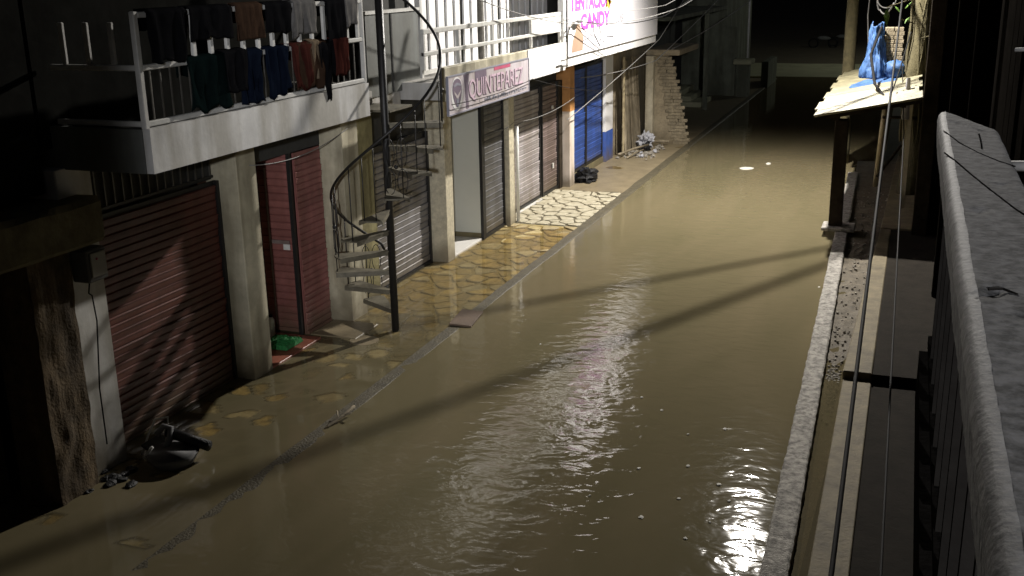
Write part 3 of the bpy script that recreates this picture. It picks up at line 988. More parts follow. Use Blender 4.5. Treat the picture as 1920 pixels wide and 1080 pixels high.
while yy < 17.7:
    ww = random.uniform(.02, .07)
    obj('small_stroke', MB().box(-6.255, -6.249, yy, yy + ww, 2.775 + random.uniform(0, .02), 2.84 + random.uniform(-.03, .01)), 'sign_grey', sg)
    yy += ww + random.uniform(.02, .06)

# large white banner
bn = thing('banner', 'large white banner with purple lettering above the blue shutters', 'banner', (-6.28, 24, 3.12))
obj('board', MB().box(-6.295, -6.262, 20.24, 28.02, 3.13, 5.6), 'banner_white', bn)
text('lettering', 'TENTACION', .42, 20.35, 4.00, -6.256, 'banner_purple', bn, sx=1.25, bold=.018)
text('lettering', 'CANDY', .40, 21.05, 3.62, -6.256, 'banner_purple', bn, sx=1.55, bold=.018)
text('small_lettering', 'LUIS', .24, 23.75, 3.62, -6.256, 'banner_grey', bn, sx=1.5)
obj('star', MB().prism([(23.15 + (.32 if i % 2 == 0 else .15) * math.cos(i * math.pi / 5), 4.08 + (.20 if i % 2 == 0 else .09) * math.sin(i * math.pi / 5)) for i in range(10)], -6.264, -6.254, 'x'), 'banner_yellow', bn)
obj('drawing', MB().prism([(20.45, 3.2), (21.2, 3.2), (21.25, 3.45), (21.05, 3.62), (20.95, 3.74), (20.8, 3.74), (20.7, 3.6), (20.5, 3.4)], -6.264, -6.257, 'x'), 'banner_tan', bn)
for pts in ([(21.9, 3.75), (22.0, 3.5), (22.3, 3.3), (22.5, 3.2)], [(22.4, 3.62), (22.55, 3.45), (22.5, 3.3)], [(22.6, 3.25), (23.0, 3.36), (23.6, 3.34), (24.0, 3.42)], [(21.2, 3.38), (21.6, 3.42), (21.9, 3.46)]):
    obj('drawn_line', MB().tube([(-6.258, a, b) for a, b in pts], .012, 5), 'banner_grey', bn)

# gooseneck lamp fixed in front of the column
gl = thing('gooseneck_lamp', 'thin unlit gooseneck lamp at the left edge of the banner', 'lamp', (-6.2, 20.0, 2.9))
obj('stem', MB().tube([(-6.2, 19.93, 2.95), (-6.2, 19.95, 3.3), (-6.2, 19.98, 3.56), (-6.19, 20.1, 3.70), (-6.18, 20.3, 3.78), (-6.17, 20.5, 3.80)], .014, 8), 'worn_metal', gl, True)
obj('head', MB().ball((-6.17, 20.66, 3.79), .05, .17, .035), 'plastic_grey', gl, True)
obj('bracket', MB().box(-6.30, -6.19, 19.80, 20.0, 2.98, 3.0), 'worn_metal', gl)
obj('bracket', MB().box(-6.21, -6.19, 19.55, 19.93, 3.10, 3.12), 'worn_metal', gl)

# ------------------------------------------------------------------ spiral staircase
SC = Vector((-6.40, 12.56, 0))
st = thing('spiral_staircase', 'black iron spiral staircase with scrolled railing in front of the shops', 'staircase', (SC.x, SC.y, -.06))
obj('pole', MB().tube([(SC.x, SC.y, -.07), (SC.x, SC.y, 5.2)], .052, 14), 'black_metal', st, True)
obj('base_plate', MB().box(SC.x - .13, SC.x + .13, SC.y - .13, SC.y + .13, -.06, -.035), 'black_metal', st)
RAD = .76
def ang(z):           # tread height -> angle
    return R(180 + (z - .70) / .93 * 90)
def treadmesh(mb, z, a, half=R(12), r=RAD):
    pts = [(.05, -.5), (r, -half), (r + .015, -half / 2), (r + .02, 0), (r + .015, half / 2), (r, half), (.05, .5)]
    poly = [(SC.x + q * math.cos(a + b), SC.y + q * math.sin(a + b)) for q, b in pts]
    mb.prism(poly, z - .012, z + .008)
    for b in (-half, half):      # turned-down edges
        p0 = Vector((SC.x + .06 * math.cos(a + b), SC.y + .06 * math.sin(a + b), z - .012))
        p1 = Vector((SC.x + r * math.cos(a + b), SC.y + r * math.sin(a + b), z - .012))
        nrm = (p1 - p0).cross(Vector((0, 0, 1))).normalized() * .006
        mb.add([p0 - nrm, p1 - nrm, p1 + nrm, p0 + nrm] + [q - Vector((0, 0, .045)) for q in (p0 - nrm, p1 - nrm, p1 + nrm, p0 + nrm)],
               [(0, 1, 2, 3), (7, 6, 5, 4), (0, 4, 5, 1), (1, 5, 6, 2), (2, 6, 7, 3), (3, 7, 4, 0)])
z = .0
k = 0
while z < 2.95:
    a = ang(z)
    mb = MB()
    treadmesh(mb, z if k else -.01, a)
    obj('tread', mb, 'tread_metal', st)
    for da in ((R(6),) if k % 2 else (-R(6), R(6))):
        p = (SC.x + (RAD - .01) * math.cos(a + da), SC.y + (RAD - .01) * math.sin(a + da))
        zt = z + da / R(90) * .93 + .88
        if k >= 1:
            obj('baluster', MB().tube([(p[0], p[1], z + .005), (p[0], p[1], max(zt, z + .3))], .008, 6), 'black_metal', st, True)
    if k % 3 == 1 and k > 0:         # scrolls between the balusters
        def sp(t_, sgn, zc, rr):
            aa = a + sgn * (R(6) + 0) - sgn * R(5) * math.cos(t_)
            return (SC.x + (RAD) * math.cos(aa), SC.y + (RAD) * math.sin(aa), zc + rr * math.sin(t_))
        mb = MB()
        for sgn in (-1, 1):
            for zc, rr in ((z + .22, .16), (z + .58, .19)):
                mb.tube([sp(t_, sgn, zc, rr) for t_ in np.linspace(-1.5, 4.2, 14)], .0055, 5)
        mb.ball((SC.x + RAD * math.cos(a), SC.y + RAD * math.sin(a), z + .41), .028, .028, .028, 8, 5)
        obj('scroll', mb, 'black_metal', st, True)
    z += .285
    k += 1
obj('landing', MB().prism([(SC.x - .6, SC.y + .06), (SC.x + .05, SC.y + .06), (SC.x + .05, SC.y + .74), (SC.x - .6, SC.y + .74)], 2.99, 3.02), 'tread_metal', st)
hz = [(SC.x + (RAD + .0) * math.cos(ang(q)), SC.y + (RAD + .0) * math.sin(ang(q)), q + .9) for q in np.linspace(.16, 4.0, 84)]
hz = [(hz[0][0] + .04, hz[0][1] + .02, hz[0][2] - .09)] + hz
obj('handrail', MB().tube(hz, .019, 8), 'black_metal', st, True)

# ------------------------------------------------------------------ ruin past the shops
bw = thing('broken_wall', 'broken brick wall end with a stepped slanting edge', 'wall', (-6.3, 29.8, 0))
obj('core', MB().prism([(-6.74, -.1), (-5.90, -.1), (-6.32, 2.35), (-6.34, 2.45), (-6.74, 2.45)], 29.86, 30.06, 'y'), 'render_plaster', bw)
skin = [(-6.735, -.05)] + [(-5.93 - q * .55 + .035 * noise.noise(Vector((q * 9, 2, 0))), q * 2.44) for q in np.linspace(0, 1, 16)] + [(-6.735, 2.44)]
obj('plaster_skin', MB().prism(skin, 29.775, 29.8, 'y'), 'render_plaster', bw)
brick_me = None
z = 0.0
row = 0
while z < 2.42:
    xe = -5.76 - (z / 2.45) * .55
    x = xe - .40 + (.06 if row % 2 else 0)
    while x < xe - .05:
        w = min(.235, xe - x)
        if brick_me is None:
            b_ = MB().box(0, .238, 0, .09, 0, .086)
            o = obj('brick', b_, 'brick_clay', bw, bevel=.008)
            brick_me = o.data
            bpy.data.objects.remove(o)
        o = link('brick', brick_me, (x + random.uniform(-.035, .025) + .1125, 29.79 + random.uniform(0, .014), z), bw)
        o.rotation_euler.z = random.uniform(-.03, .03)
        x += .245
    z += .09
    row += 1
obj('cap_beam', MB().box(-6.95, -6.0, 29.7, 32.5, 2.46, 2.62), 'render_plaster', bw, bevel=.015)
o = obj('column', MB().box(-6.90, -6.68, 29.5, 29.74, -.05, 2.46), 'pale_column', bw, bevel=.015)
for i, (y, w, h, lean, x) in enumerate([(27.5, .30, 2.3, .03, -7.0), (27.86, .30, 2.45, -.02, -7.02), (28.2, .28, 2.2, .04, -6.98), (28.55, .34, 2.5, -.05, -7.0), (28.95, .24, 2.3, .03, -7.0)]):
    o = obj('plank', MB().box(x - .02, x + .02, y, y + w, -.04, h, rot=Matrix.Rotation(lean, 3, 'X') @ Matrix.Rotation(-.05, 3, 'Y')), 'old_wood', bevel=.006)
    tag(o, ['pale plank nearest the bamboo pole', 'wide pale plank second from the bamboo pole', 'leaning middle plank of the five', 'widest plank, fourth from the bamboo pole', 'plank nearest the pale column'][i] + ' against the ruin', 'plank', 'planks against the ruin')
o = obj('wall', MB().box(-8.2, -7.25, 27.17, 31.5, -.1, 2.9), 'render_plaster')
tag(o, 'dull plaster wall behind the leaning planks', 'wall')
o = obj('bamboo_pole', MB().tube([(-6.96, 27.32, -.03), (-6.99, 27.34, 2.6)], lambda s: .035 + (.008 if abs((s * 8) % 1 - .5) < .06 else 0), 8), 'bamboo', smooth=True)
o.data = o.data
mbp = MB().tube([(-6.96, 27.32, -.03 + i * .0525) for i in range(51)], lambda s: .034 + (.010 if (round(s * 50) % 8) == 0 else 0), 8)
bpy.data.objects.remove(o)
o = obj('bamboo_pole', mbp, 'bamboo', smooth=True)
tag(o, 'upright jointed bamboo pole at the end of the white and blue wall', 'pole')

# rubbish in front of the ruin
o = obj('rubbish_bag', MB().ball((-6.95, 23.85, .08), .26, .36, .21, 26, 16, .5, 3), 'bag_black')
tag(o, 'black rubbish bag slumped at the foot of the orange topped column', 'bag')
o = obj('rubbish_bag', MB().ball((-6.70, 28.75, .22), .19, .22, .20, 26, 16, .8, 5), 'bag_white')
tag(o, 'crumpled white rubbish bag on the rubble by the planks', 'bag')
o = obj('rubbish_bag', MB().ball((-6.62, 28.55, .08), .13, .15, .13, 20, 12, .8, 8), 'bag_black', smooth=True)
tag(o, 'small dark rubbish bag under the crumpled white one', 'bag')
mbq = MB()
for i in range(90):
    a, b = random.uniform(-7.05, -6.15), random.uniform(26.9, 29.5)
    s = random.uniform(.02, .075)
    mbq.ball((a, b, s * .4 + .01), s, s * random.uniform(.7, 1.4), s * .7, 6, 4, .5, i)
o = obj('rubble', mbq, 'gravel_stone', kind='stuff')
tag(o, 'loose rubble heaped along the foot of the planks', 'rubble')
for i, (p, q, r_) in enumerate([((-7.0, 27.0, .12), (-6.5, 28.3, .20), .03), ((-6.9, 29.2, .10), (-6.2, 29.5, .12), .05), ((-6.75, 26.95, .05), (-6.55, 27.9, .12), .022)]):
    o = obj('broken_stick', MB().tube([p, ((p[0] + q[0]) / 2, (p[1] + q[1]) / 2, (p[2] + q[2]) / 2 + .02), q], r_, 6), 'old_wood', smooth=True)
    tag(o, ['long broken stick lying on the rubble', 'thick pale log at the foot of the broken wall', 'thin broken stick at the near end of the rubble'][i], 'stick')
for i, (a, b, c) in enumerate([(-6.45, 27.3, .05), (-6.6, 27.75, .06), (-6.3, 28.2, .05)]):
    o = obj('crumpled_paper', MB().ball((a, b, c), .07, .09, .05, 8, 5, .6, 20 + i), 'bag_white')
    tag(o, ['crumpled white paper nearest the black bag side of the rubble', 'crumpled white paper in the middle of the rubble', 'crumpled white paper at the street side of the rubble'][i], 'litter', 'white litter on the rubble')

# ------------------------------------------------------------------ far buildings on the left
fb = thing('far_house', 'dark far house beyond the broken wall with low steps', 'house', (-9, 36, 0))
obj('wall', MB().box(-13, -8.3, 31.5, 41.5, -.1, 6.5), 'dark_wall', fb)
obj('eave', MB().box(-8.3, -6.6, 31.6, 41.5, 3.3, 3.42), 'far_plaster', fb)
obj('door', MB().box(-8.29, -8.25, 35.5, 36.5, .1, 2.2), 'dark_wood', fb)
obj('window', MB().box(-8.29, -8.25, 38, 39.4, 1, 2.1), 'black_void', fb)
obj('post', MB().box(-6.75, -6.6, 37.6, 37.75, 0, 3.3), 'far_plaster', fb)
for i in range(3):
    obj('step', MB().box(-8.24, -6.9 - i * .35, 38.2, 40.4, .01 + i * .2, .2 + i * .2), 'far_concrete', fb, bevel=.02)
fh = thing('far_building', 'far greyish plaster building with a capped pillar at the dry end', 'building', (-8, 45, 0))
obj('wall', MB().box(-12, -6.75, 42.3, 49, -.1, 6.5), 'far_plaster', fh)
obj('side_wall', MB().box(-6.75, -6.35, 42.2, 42.5, .0, 2.6), 'far_plaster', fh)
pl = obj('pillar', MB().box(-6.25, -5.80, 41.9, 42.5, -.1, 1.22), 'far_plaster', fh, bevel=.02)
obj('pillar_cap', MB().box(-6.38, -5.66, 41.75, 42.65, 1.225, 1.42), 'far_concrete', pl, bevel=.04)
obj('planter', MB().box(-5.78, -5.5, 45.5, 48.5, -.1, 1.05), 'far_plaster', fh, bevel=.02)
obj('drain_pipe', MB().tube([(-5.95, 42.6, 1.4), (-5.98, 42.7, 4.5)], .04, 8), 'white_rail', fh, True)
for i, (x, y) in enumerate([(-4.9, 66), (-3.9, 67.5)]):
    t = thing('parked_motorcycle', ['pale distant motorcycle, left of two on the far ground', 'pale distant motorcycle, right of two on the far ground'][i], 'motorcycle', (x, y, .25))
    for dx in (-.55, .55):
        obj('wheel', MB().tube([(x + dx + .26 * math.cos(a), y, .5 + .26 * math.sin(a)) for a in np.linspace(0, 6.28, 15)], .05, 6), 'cable_black', t, True)
    obj('body', MB().ball((x, y, .78), .42, .12, .13, 10, 6, .3, i), 'plastic_grey', t, True)
    obj('handlebar', MB().tube([(x + .42, y - .3, 1.05), (x + .45, y, 1.0), (x + .42, y + .3, 1.05)], .02, 6), 'worn_metal', t, True)

# ------------------------------------------------------------------ right side: awning, pole, house
aw = thing('tin_awning', 'pale corrugated tin awning over the walkway on a dark square post', 'awning', (-.9, 21.5, 0))
def aw_z(x):
    return 2.22 + (x + 1.5) * .20
for i in range(9):
    y0 = 19.35 + i * .92
    def f(u, v, y0=y0, i=i):
        yy = y0 + v * 1.0
        xx = -1.52 + u * 1.75 - (.06 * (i % 2))
        zz = aw_z(xx) + .03 * math.sin(yy * 2 * math.pi / .23) + .004 * (i % 3) + .012 * noise.noise(Vector((xx * 2, yy * 1.3, i)))
        return (xx, yy, zz + v * .008)
    obj('roof_sheet', MB().grid(f, 10, 76), 'tin_sheet', aw, solid=.003)
obj('edge_beam', MB().box(-1.35, .25, 19.62, 19.70, 2.30, 2.36, rot=Matrix.Rotation(-.20, 3, 'Y')), 'dark_wood', aw)
obj('edge_beam', MB().box(-1.22, -1.12, 19.72, 27.4, 2.11, 2.205), 'dark_wood', aw)
obj('edge_beam', MB().box(-.12, -.02, 19.72, 27.4, 2.36, 2.44), 'dark_wood', aw)
po = obj('post', MB().box(-1.19, -.96, 19.9, 20.13, .164, 2.10), 'dark_wood', aw, bevel=.012)
obj('post_base', MB().box(-1.30, -.72, 19.72, 20.28, .101, .163), 'kerb_concrete', aw, bevel=.012)
obj('brace', MB().tube([(-.52, 24.2, .12), (-.42, 24.0, 2.3)], .06, 8), 'bamboo', aw, True)
obj('brace', MB().tube([(-.5, 24.1, .35), (.15, 24.6, 1.3)], .03, 8), 'dark_wood', aw, True)
obj('brace', MB().tube([(-.45, 22.4, 1.85), (.2, 22.4, 1.85)], .03, 8), 'dark_wood', aw, True)
obj('post', MB().box(.02, .10, 22.1, 22.18, .11, 2.5), 'pale_column', aw)

up_ = thing('utility_pole', 'tall weathered wooden utility pole behind the tin awning', 'pole', (-1.25, 27.6, -.1))
obj('shaft', MB().tube([(-1.43 + .02 * noise.noise(Vector((i * .4, 0, 0))), 27.75, -.1 + i * .5) for i in range(19)], .155, 12, r2=.12), 'bark', up_, True)
obj('crossarm', MB().box(-2.1, -.4, 27.66, 27.78, 7.6, 7.72), 'dark_wood', up_)
for i in range(3):
    obj('insulator', MB().tube([(-2.0 + i * .75, 27.72, 7.72), (-2.0 + i * .75, 27.72, 7.86)], .05, 8, r2=.03), 'plastic_white', up_, True)

tp = thing('brick_stack', 'short brick chimney stack standing on the tin awning beside the tarp', 'chimney', (-.38, 24.2, 2.4))
for i in range(13):
    for j in range(2):
        o = obj('brick', MB().box(-.56 + j * .19 + (.02 if i % 2 else 0), -.385 + j * .19 + (.02 if i % 2 else 0), 24.05, 24.30, 2.42 + i * .083, 2.495 + i * .083), 'brick_clay', tp, bevel=.006)
def tarp_pt(u, v):
    a = u * math.pi * 1.25 - .5
    r = .13 + .20 * (1 - v) ** 1.6 + .09 * noise.noise(Vector((u * 7, v * 3, 2))) + .05 * noise.noise(Vector((u * 21, v * 4, 6))) + .03 * noise.noise(Vector((u * 40, v * 12, 6)))
    x = -.72 + r * math.cos(a + math.pi) * .82
    y = 24.0 - r * math.sin(a) * .9
    z = 2.47 + v * 1.15 - .1 * v * abs(math.sin(u * 4))
    return (x, y, max(z, aw_z(x) + .03))
o = obj('tarp', MB().grid(tarp_pt, 70, 30), 'tarp_blue', smooth=True, solid=.004)
tag(o, 'crumpled blue tarp hanging over the brick stack on the tin awning', 'tarp')
def tarp2(u, v):
    x, y = -1.15 + u * .9, 23.1 + v * .85
    e = min(u, 1 - u, v, 1 - v)
    return (x + .06 * noise.noise(Vector((v * 5, 1, 0))), y + .1 * noise.noise(Vector((u * 5, 4, 0))), aw_z(x) + .035 + .09 * abs(noise.noise(Vector((u * 4, v * 4, 7)))) * min(1, e * 6))
o = obj('tarp', MB().grid(tarp2, 20, 16), 'tarp_blue', smooth=True, solid=.004)
tag(o, 'loose corner of blue tarp lying flat on the tin awning', 'tarp')
o = obj('tarp', MB().ball((-.30, 23.75, 2.66), .20, .2, .20, 14, 10, .5, 11), 'tarp_blue', smooth=True)
tag(o, 'bunched ball of blue tarp at the foot of the brick stack', 'tarp')

# tree with creepers beside the awning
tr = thing('tree', 'dark creeper covered tree trunk right of the tin awning', 'tree', (.12, 23.6, .1))
obj('trunk', MB().tube([(.14 + .05 * math.sin(i), 23.6 + .04 * math.cos(i * 1.7), .1 + i * .45) for i in range(16)], lambda s: .23 - .07 * s, 12), 'bark', tr, True)
obj('limb', MB().tube([(.12, 23.6, 5.2), (.6, 23.3, 5.9), (1.3, 23, 6.6), (2.2, 22.9, 7.1)], .09, 8, r2=.03), 'bark', tr, True)
obj('limb', MB().tube([(.12, 23.6, 5.6), (-.1, 24.4, 6.6), (-.1, 25.2, 7.6)], .08, 8, r2=.03), 'bark', tr, True)
for i in range(9):
    a0 = random.uniform(2.2, 5.6)
    pts = [(.14 + (.23 + .02 * math.sin(k * 1.3)) * math.cos(a0 + .25 * math.sin(k * .6 + i)), 23.6 + .23 * math.sin(a0 + .25 * math.sin(k * .6 + i)), 1.2 + k * .3) for k in range(13)]
    obj('creeper', MB().tube(pts, .018, 6), 'bark', tr, True)
def leaf(mb, p, d, L_, w):
    d = Vector(d).normalized()
    s = d.cross(Vector((random.uniform(-.4, .4), random.uniform(-.4, .4), 1))).normalized()
    n = s.cross(d)
    p = Vector(p)
    mb.add([p, p + d * L_ * .4 + s * w - n * .01, p + d * L_, p + d * L_ * .4 - s * w - n * .01, p + d * L_ * .45 + n * .02], [(0, 1, 4), (1, 2, 4), (2, 3, 4), (3, 0, 4)])
mb = MB()
for i in range(1500):
    c = random.choice([(.6, 23.3, 6.2), (1.5, 23, 6.9), (-.1, 24.8, 7.2), (2.2, 22.8, 7.2), (.2, 23.8, 5.9)])
    q = Vector((random.gauss(0, .5), random.gauss(0, .5), random.gauss(0, .4)))
    leaf(mb, Vector(c) + q, (random.uniform(-1, 1), random.uniform(-1, 1), random.uniform(-.8, .3)), .16, .045)
cr = obj('crown', mb, 'leaf', tr)
cr['kind'] = 'stuff'
for (x, y, z, dx, dy, dz, L_, w) in [(-.52, 22.6, 3.93, .05, -.1, -1, .34, .085), (-.40, 22.8, 3.98, .6, -.2, -.7, .22, .05), (-.20, 22.9, 3.9, .5, -.3, .6, .2, .04), (-.1, 22.8, 3.75, -.4, -.5, -.6, .18, .04)]:
    mb = MB()
    leaf(mb, (x, y, z), (dx, dy, dz), L_, w)
    obj('leaf', mb, 'leaf', tr, solid=.002)
for p, q in [((.0, 23.4, 3.6), (-.28, 22.9, 3.72)), ((.0, 23.4, 4.1), (-.52, 22.6, 3.95)), ((.1, 23.4, 3.3), (.5, 22.9, 3.45))]:
    obj('twig', MB().tube([p, q], .012, 6), 'bark', tr, True)
o = obj('hanging_bag', MB().grid(lambda u, v: (-.02 + .07 * math.cos(u * 6.28) * (1 - .5 * v), 21.0 + .05 * math.sin(u * 6.28), 2.0 + v * .75), 14, 10), 'bag_white', smooth=True)
tag(o, 'narrow whitish cloth bag hanging at the wall end of the awning', 'bag')

rh = thing('timber_house', 'dark timber house with tall posts along the right walkway', 'house', (2, 20, 0))
wall = obj('wall', MB().box(1.12, 6, 4.8, 40, -.3, 6.5), 'near_black', rh)
for i in range(26):
    y = 12.6 + i * .62
    obj('wall_plank', MB().box(1.09 - random.uniform(0, .012), 1.118, y, y + .60, .1, 4.6), 'near_black', rh)
obj('post', MB().box(.25, .50, 19.9, 20.15, -.1, 6.2), 'dark_wood', rh, bevel=.012)
obj('post', MB().box(.62, .84, 12.5, 12.72, -.1, 6.2), 'near_black', rh, bevel=.012)
obj('post', MB().box(.55, .78, 16.0, 16.22, -.1, 6.2), 'near_black', rh, bevel=.012)
obj('end_wall', MB().box(.505, 1.11, 20.0, 20.3, -.1, 6.2), 'near_black', rh)  # added to keep the street lamp's light off the house wall
obj('counter', MB().box(.05, 1.05, 25.0, 27.5, .11, 1.9), 'near_black', rh)
obj('eave', MB().box(.55, 6, 5.2, 24.0, 6.2, 6.3), 'dark_wood', rh)
obj('door', MB().box(1.06, 1.085, 8.4, 9.4, 0, 2.1), 'near_black', rh)

# ------------------------------------------------------------------ balcony the photograph is taken from
bp_ = thing('balcony_parapet', 'weathered grey stone parapet rail in the near right foreground', 'parapet', (.2, 1.5, 3.2))
PP = [(.120, 4.02), (.115, 4.08), (.114, 4.115), (.118, 4.136), (.128, 4.148)] + [(.14 + .0125 * q, 4.151) for q in range(13)] + [(.300, 4.146), (.307, 4.13), (.31, 4.02)]
NP = len(PP) - 1
def par_pt(u, v):
    y = -.6 + v * 5.12
    k = int(round(u * NP))
    x, z = PP[k]
    e = .002 * noise.noise(Vector((x * 9, y * 3, 0))) + .0012 * noise.noise(Vector((x * 40, y * 40, 5)))
    if k < 6:
        e += .0006 * noise.noise(Vector((3, y * 16, 5)))
    chip = max(0, noise.noise(Vector((x * 14, y * 9, 9))) - .45) * .03
    cut = (x - .145) * 3.2 * max(0, (v - .8) / .2) if x > .145 else 0
    return (x + e, y - cut, z + e * .8 - (chip if k > 2 else 0))
mbp = MB().grid(par_pt, NP, 260)
mbp.add([par_pt(k / NP, 1) for k in range(NP + 1)], [tuple(range(NP + 1))])
rl = obj('rail', mbp, 'parapet_stone', bp_, True)
def edge_pt(u, v):
    p = par_pt((2 + round(u * 3)) / NP, v)
    w = .5 + .5 * noise.noise(Vector((1, v * 40, 3)))
    return (p[0] - .0012, p[1], p[2] + .0012) if round(u * 3) < 3 else (p[0] + .004 * w, p[1], p[2] + .0012)
obj('worn_edge', MB().grid(edge_pt, 3, 200), 'parapet_edge', rl, True)
for pts in ([(.125, 3.98), (.17, 3.7), (.215, 3.52), (.262, 3.38), (.300, 3.30)], [(.118, 3.50), (.150, 3.32), (.178, 3.14), (.215, 2.92), (.255, 2.70), (.298, 2.52)], [(.235, 3.93), (.233, 3.74), (.228, 3.6)], [(.160, 1.98), (.185, 1.99), (.205, 1.96)]):
    obj('dark_line', MB().tube([(a, b, 4.1512 + .0006 * noise.noise(Vector((a * 30, b * 9, 0)))) for a, b in pts], .0024, 5), 'near_black', rl)  # thin dark lines across the rail top
for i in range(16):
    y = .25 + i * .27
    if y < 4.2:
        obj('baluster', MB().box(.155, .185, y, y + .03, 3.22, 4.03), 'near_black', bp_)
obj('floor_slab', MB().box(.125, 1.8, -2, 4.4, 3.0, 3.2), 'near_black', bp_)
obj('bottom_rail', MB().box(.15, .19, -.5, 4.3, 3.27, 3.30), 'near_black', bp_)
obj('house_wall', MB().box(.9, 3, 4.43, 4.75, -.3, 6.2), 'near_black', bp_)
o = obj('pipe', MB().tube([(.44, 5.05, 3.86), (.60, 5.0, 3.875), (.88, 4.95, 3.88)], .024, 10), 'cable_grey', smooth=True)
tag(o, 'short grey pipe end poking out beyond the parapet', 'pipe')
o = obj('pipe', MB().tube([(.40, 4.95, 4.36), (.55, 4.9, 4.372), (.88, 4.85, 4.385)], .009, 8), 'cable_grey', smooth=True)
tag(o, 'thin pale rod at the dark right edge above the pipe', 'pipe')
o = obj('potted_flower', MB().ball((.445, 4.9, 4.54), .035, .03, .03, 10, 6, .8, 3).ball((.47, 4.88, 4.50), .03, .03, .028, 8, 5, .8, 9), 'cloth_maroon', smooth=True)
tag(o, 'small dull red flower head at the top right corner', 'flower')

# ------------------------------------------------------------------ cables
def cable(pts, r, mat_, label, sag=0.0, n=26, group='overhead cables'):
    P = [Vector(p) for p in pts]
    out = []
    segs = len(P) - 1
    for i in range(segs):
        for k in range(n):
            s = k / n
            p = P[i].lerp(P[i + 1], s)
            p.z -= sag * 4 * s * (1 - s)
            out.append(p)
    out.append(P[-1])
    o = obj('cable', MB().tube(out, r, 6), mat_, smooth=True)
    tag(o, label, 'cable', group)
    return o


cable([(-.20, 3.6, .72), (-.25, 22, 4.12), (-1.1, 27.6, 6.0)], .017, 'cable_black', 'thick black cable rising in front of the tin awning, leftmost on the walkway', .06)
cable([(.10, 3.6, .9), (-.02, 19.5, 1.95), (-.3, 27.5, 3.6)], .009, 'cable_black', 'thin black cable along the middle of the walkway', .05)
cable([(-.62, 24.0, 3.55), (-.78, 23.2, 3.0), (-.62, 21.8, 2.55), (-.40, 20.6, 2.44)], .028, 'cable_black', 'thick black hose curving down over the tin awning', 0)
cable([(-1.0, 27.5, 5.2), (-1.05, 27.3, 3.6), (-.95, 27.2, 2.5)], .016, 'cable_grey', 'grey wire hanging down beside the utility pole', 0)
cable([(-.9, 27.3, 4.2), (-.75, 26, 3.78), (-.45, 25, 3.95)], .016, 'cable_grey', 'loose pale wire loop right of the utility pole', .15)
mbl = MB()
mbl.tube([(-.62 + .2 * math.cos(a), 26.0, 4.02 + .2 * math.sin(a)) for a in np.linspace(0, 12.4, 60)], .014, 6)
tag(obj('cable_coil', mbl, 'cable_grey', smooth=True), 'coil of pale cable hung high beside the utility pole', 'cable')
cable([(-.35, 20.2, 2.30), (-.18, 21.2, 2.9), (-.05, 22.2, 3.5)], .012, 'cable_black', 'thin black wire slanting up at the wall end of the awning', 0)
# overhead bundle from the shops to the utility pole
A = Vector((-1.3, 27.7, 6.9))
cable([(-6.25, 14.5, 4.55), (-6.1, 20.5, 3.74), (-5.2, 26, 3.9), A], .009, 'cable_grey', 'upper pale cable crossing in front of the banner to the pole', .12)
cable([(-6.2, 20.6, 3.80), (-5.4, 25, 3.72), A], .009, 'cable_black', 'black cable leaving the gooseneck lamp towards the pole', .12)
cable([(-6.15, 20.0, 4.05), (-5.4, 25, 3.95), (-1.4, 27.8, 6.6)], .007, 'cable_grey', 'thin pale cable across the middle of the banner', .08)
cable([(-6.9, 23.2, 2.45), (-6.3, 28.1, 2.45), (-5.0, 34, 4.6)], .010, 'cable_grey', 'pale cable from the orange topped column across the dark far house', .06)
cable([(-7.0, 22.5, 1.6), (-6.2, 28.0, 3.0), (-5.8, 31, 4.6)], .010, 'cable_grey', 'pale cable slanting up steeply under the banner corner', .04)
cable([(-6.2, 29.6, 2.64), (-4.6, 34, 3.9), (-3.2, 38, 5.4)], .012, 'cable_grey', 'bright cable starting at the broken wall top', .08)
cable([(-6.2, 14.3, 2.90), (-6.2, 17.9, 2.93), (-6.3, 22.9, 2.2)], .006, 'cable_black', 'thin black wire strung along the shop sign', .05)
cable([(-7.1, 17.9, 2.05), (-6.98, 19.0, 2.0), (-6.95, 22.9, 2.05)], .006, 'cable_grey', 'thin sagging pale wire in front of the grey shutters', .10)
cable([(-7.2, 10.6, 2.6), (-7.15, 12.9, 2.72)], .006, 'cable_grey', 'thin sagging wire above the open red door', .12)
# thick bundles high over the road: their shadows lie across the water
def bundle(p1, p2, t, r, label):
    L_ = Vector(LAMP_A)
    a, b = Vector((*p1, 0)).lerp(L_, t), Vector((*p2, 0)).lerp(L_, t)
    d = (b - a)
    cable([a - d * 1.6, b + d * 1.6], r, 'cable_black', label, 0)
bundle((-4.53, 10.69), (-1.11, 17.6), .66, .036, 'thick cable bundle high over the road, nearer of two')
bundle((-5.06, 14.3), (-1.2, 18.75), .66, .028, 'thick cable bundle high over the road, farther of two')

# ------------------------------------------------------------------ small things near the water
o = obj('scrub_mat', MB().grid(lambda u, v: (-7.78 + u * .42, 11.30 + v * .42, .03 + .055 * (1 if 0 < u < 1 and 0 < v < 1 else 0) * (.75 + .5 * random.random())), 22, 22), 'plastic_green')
tag(o, 'bright green bristle mat on the red threshold', 'mat')
bt = thing('bottle', 'white plastic bottle standing by the open red door', 'bottle', (-7.86, 11.75, .03))
obj('body', MB().tube([(-7.86, 11.75, .023), (-7.86, 11.75, .27), (-7.86, 11.75, .31)], lambda s: .045 if s < .9 else .02, 10), 'plastic_white', bt, True)
obj('cap', MB().tube([(-7.86, 11.75, .31), (-7.86, 11.75, .34)], .02, 8), 'cloth_navy', bt, True)
o = obj('ramp_board', MB().box(-5.80, -5.48, 12.95, 13.62, .012, .037, rot=Matrix.Rotation(.06, 3, 'Y') @ Matrix.Rotation(.12, 3, 'Z')), mat('board_brown', (.15, .10, .065), .7, .4, 6, .3), bevel=.004)
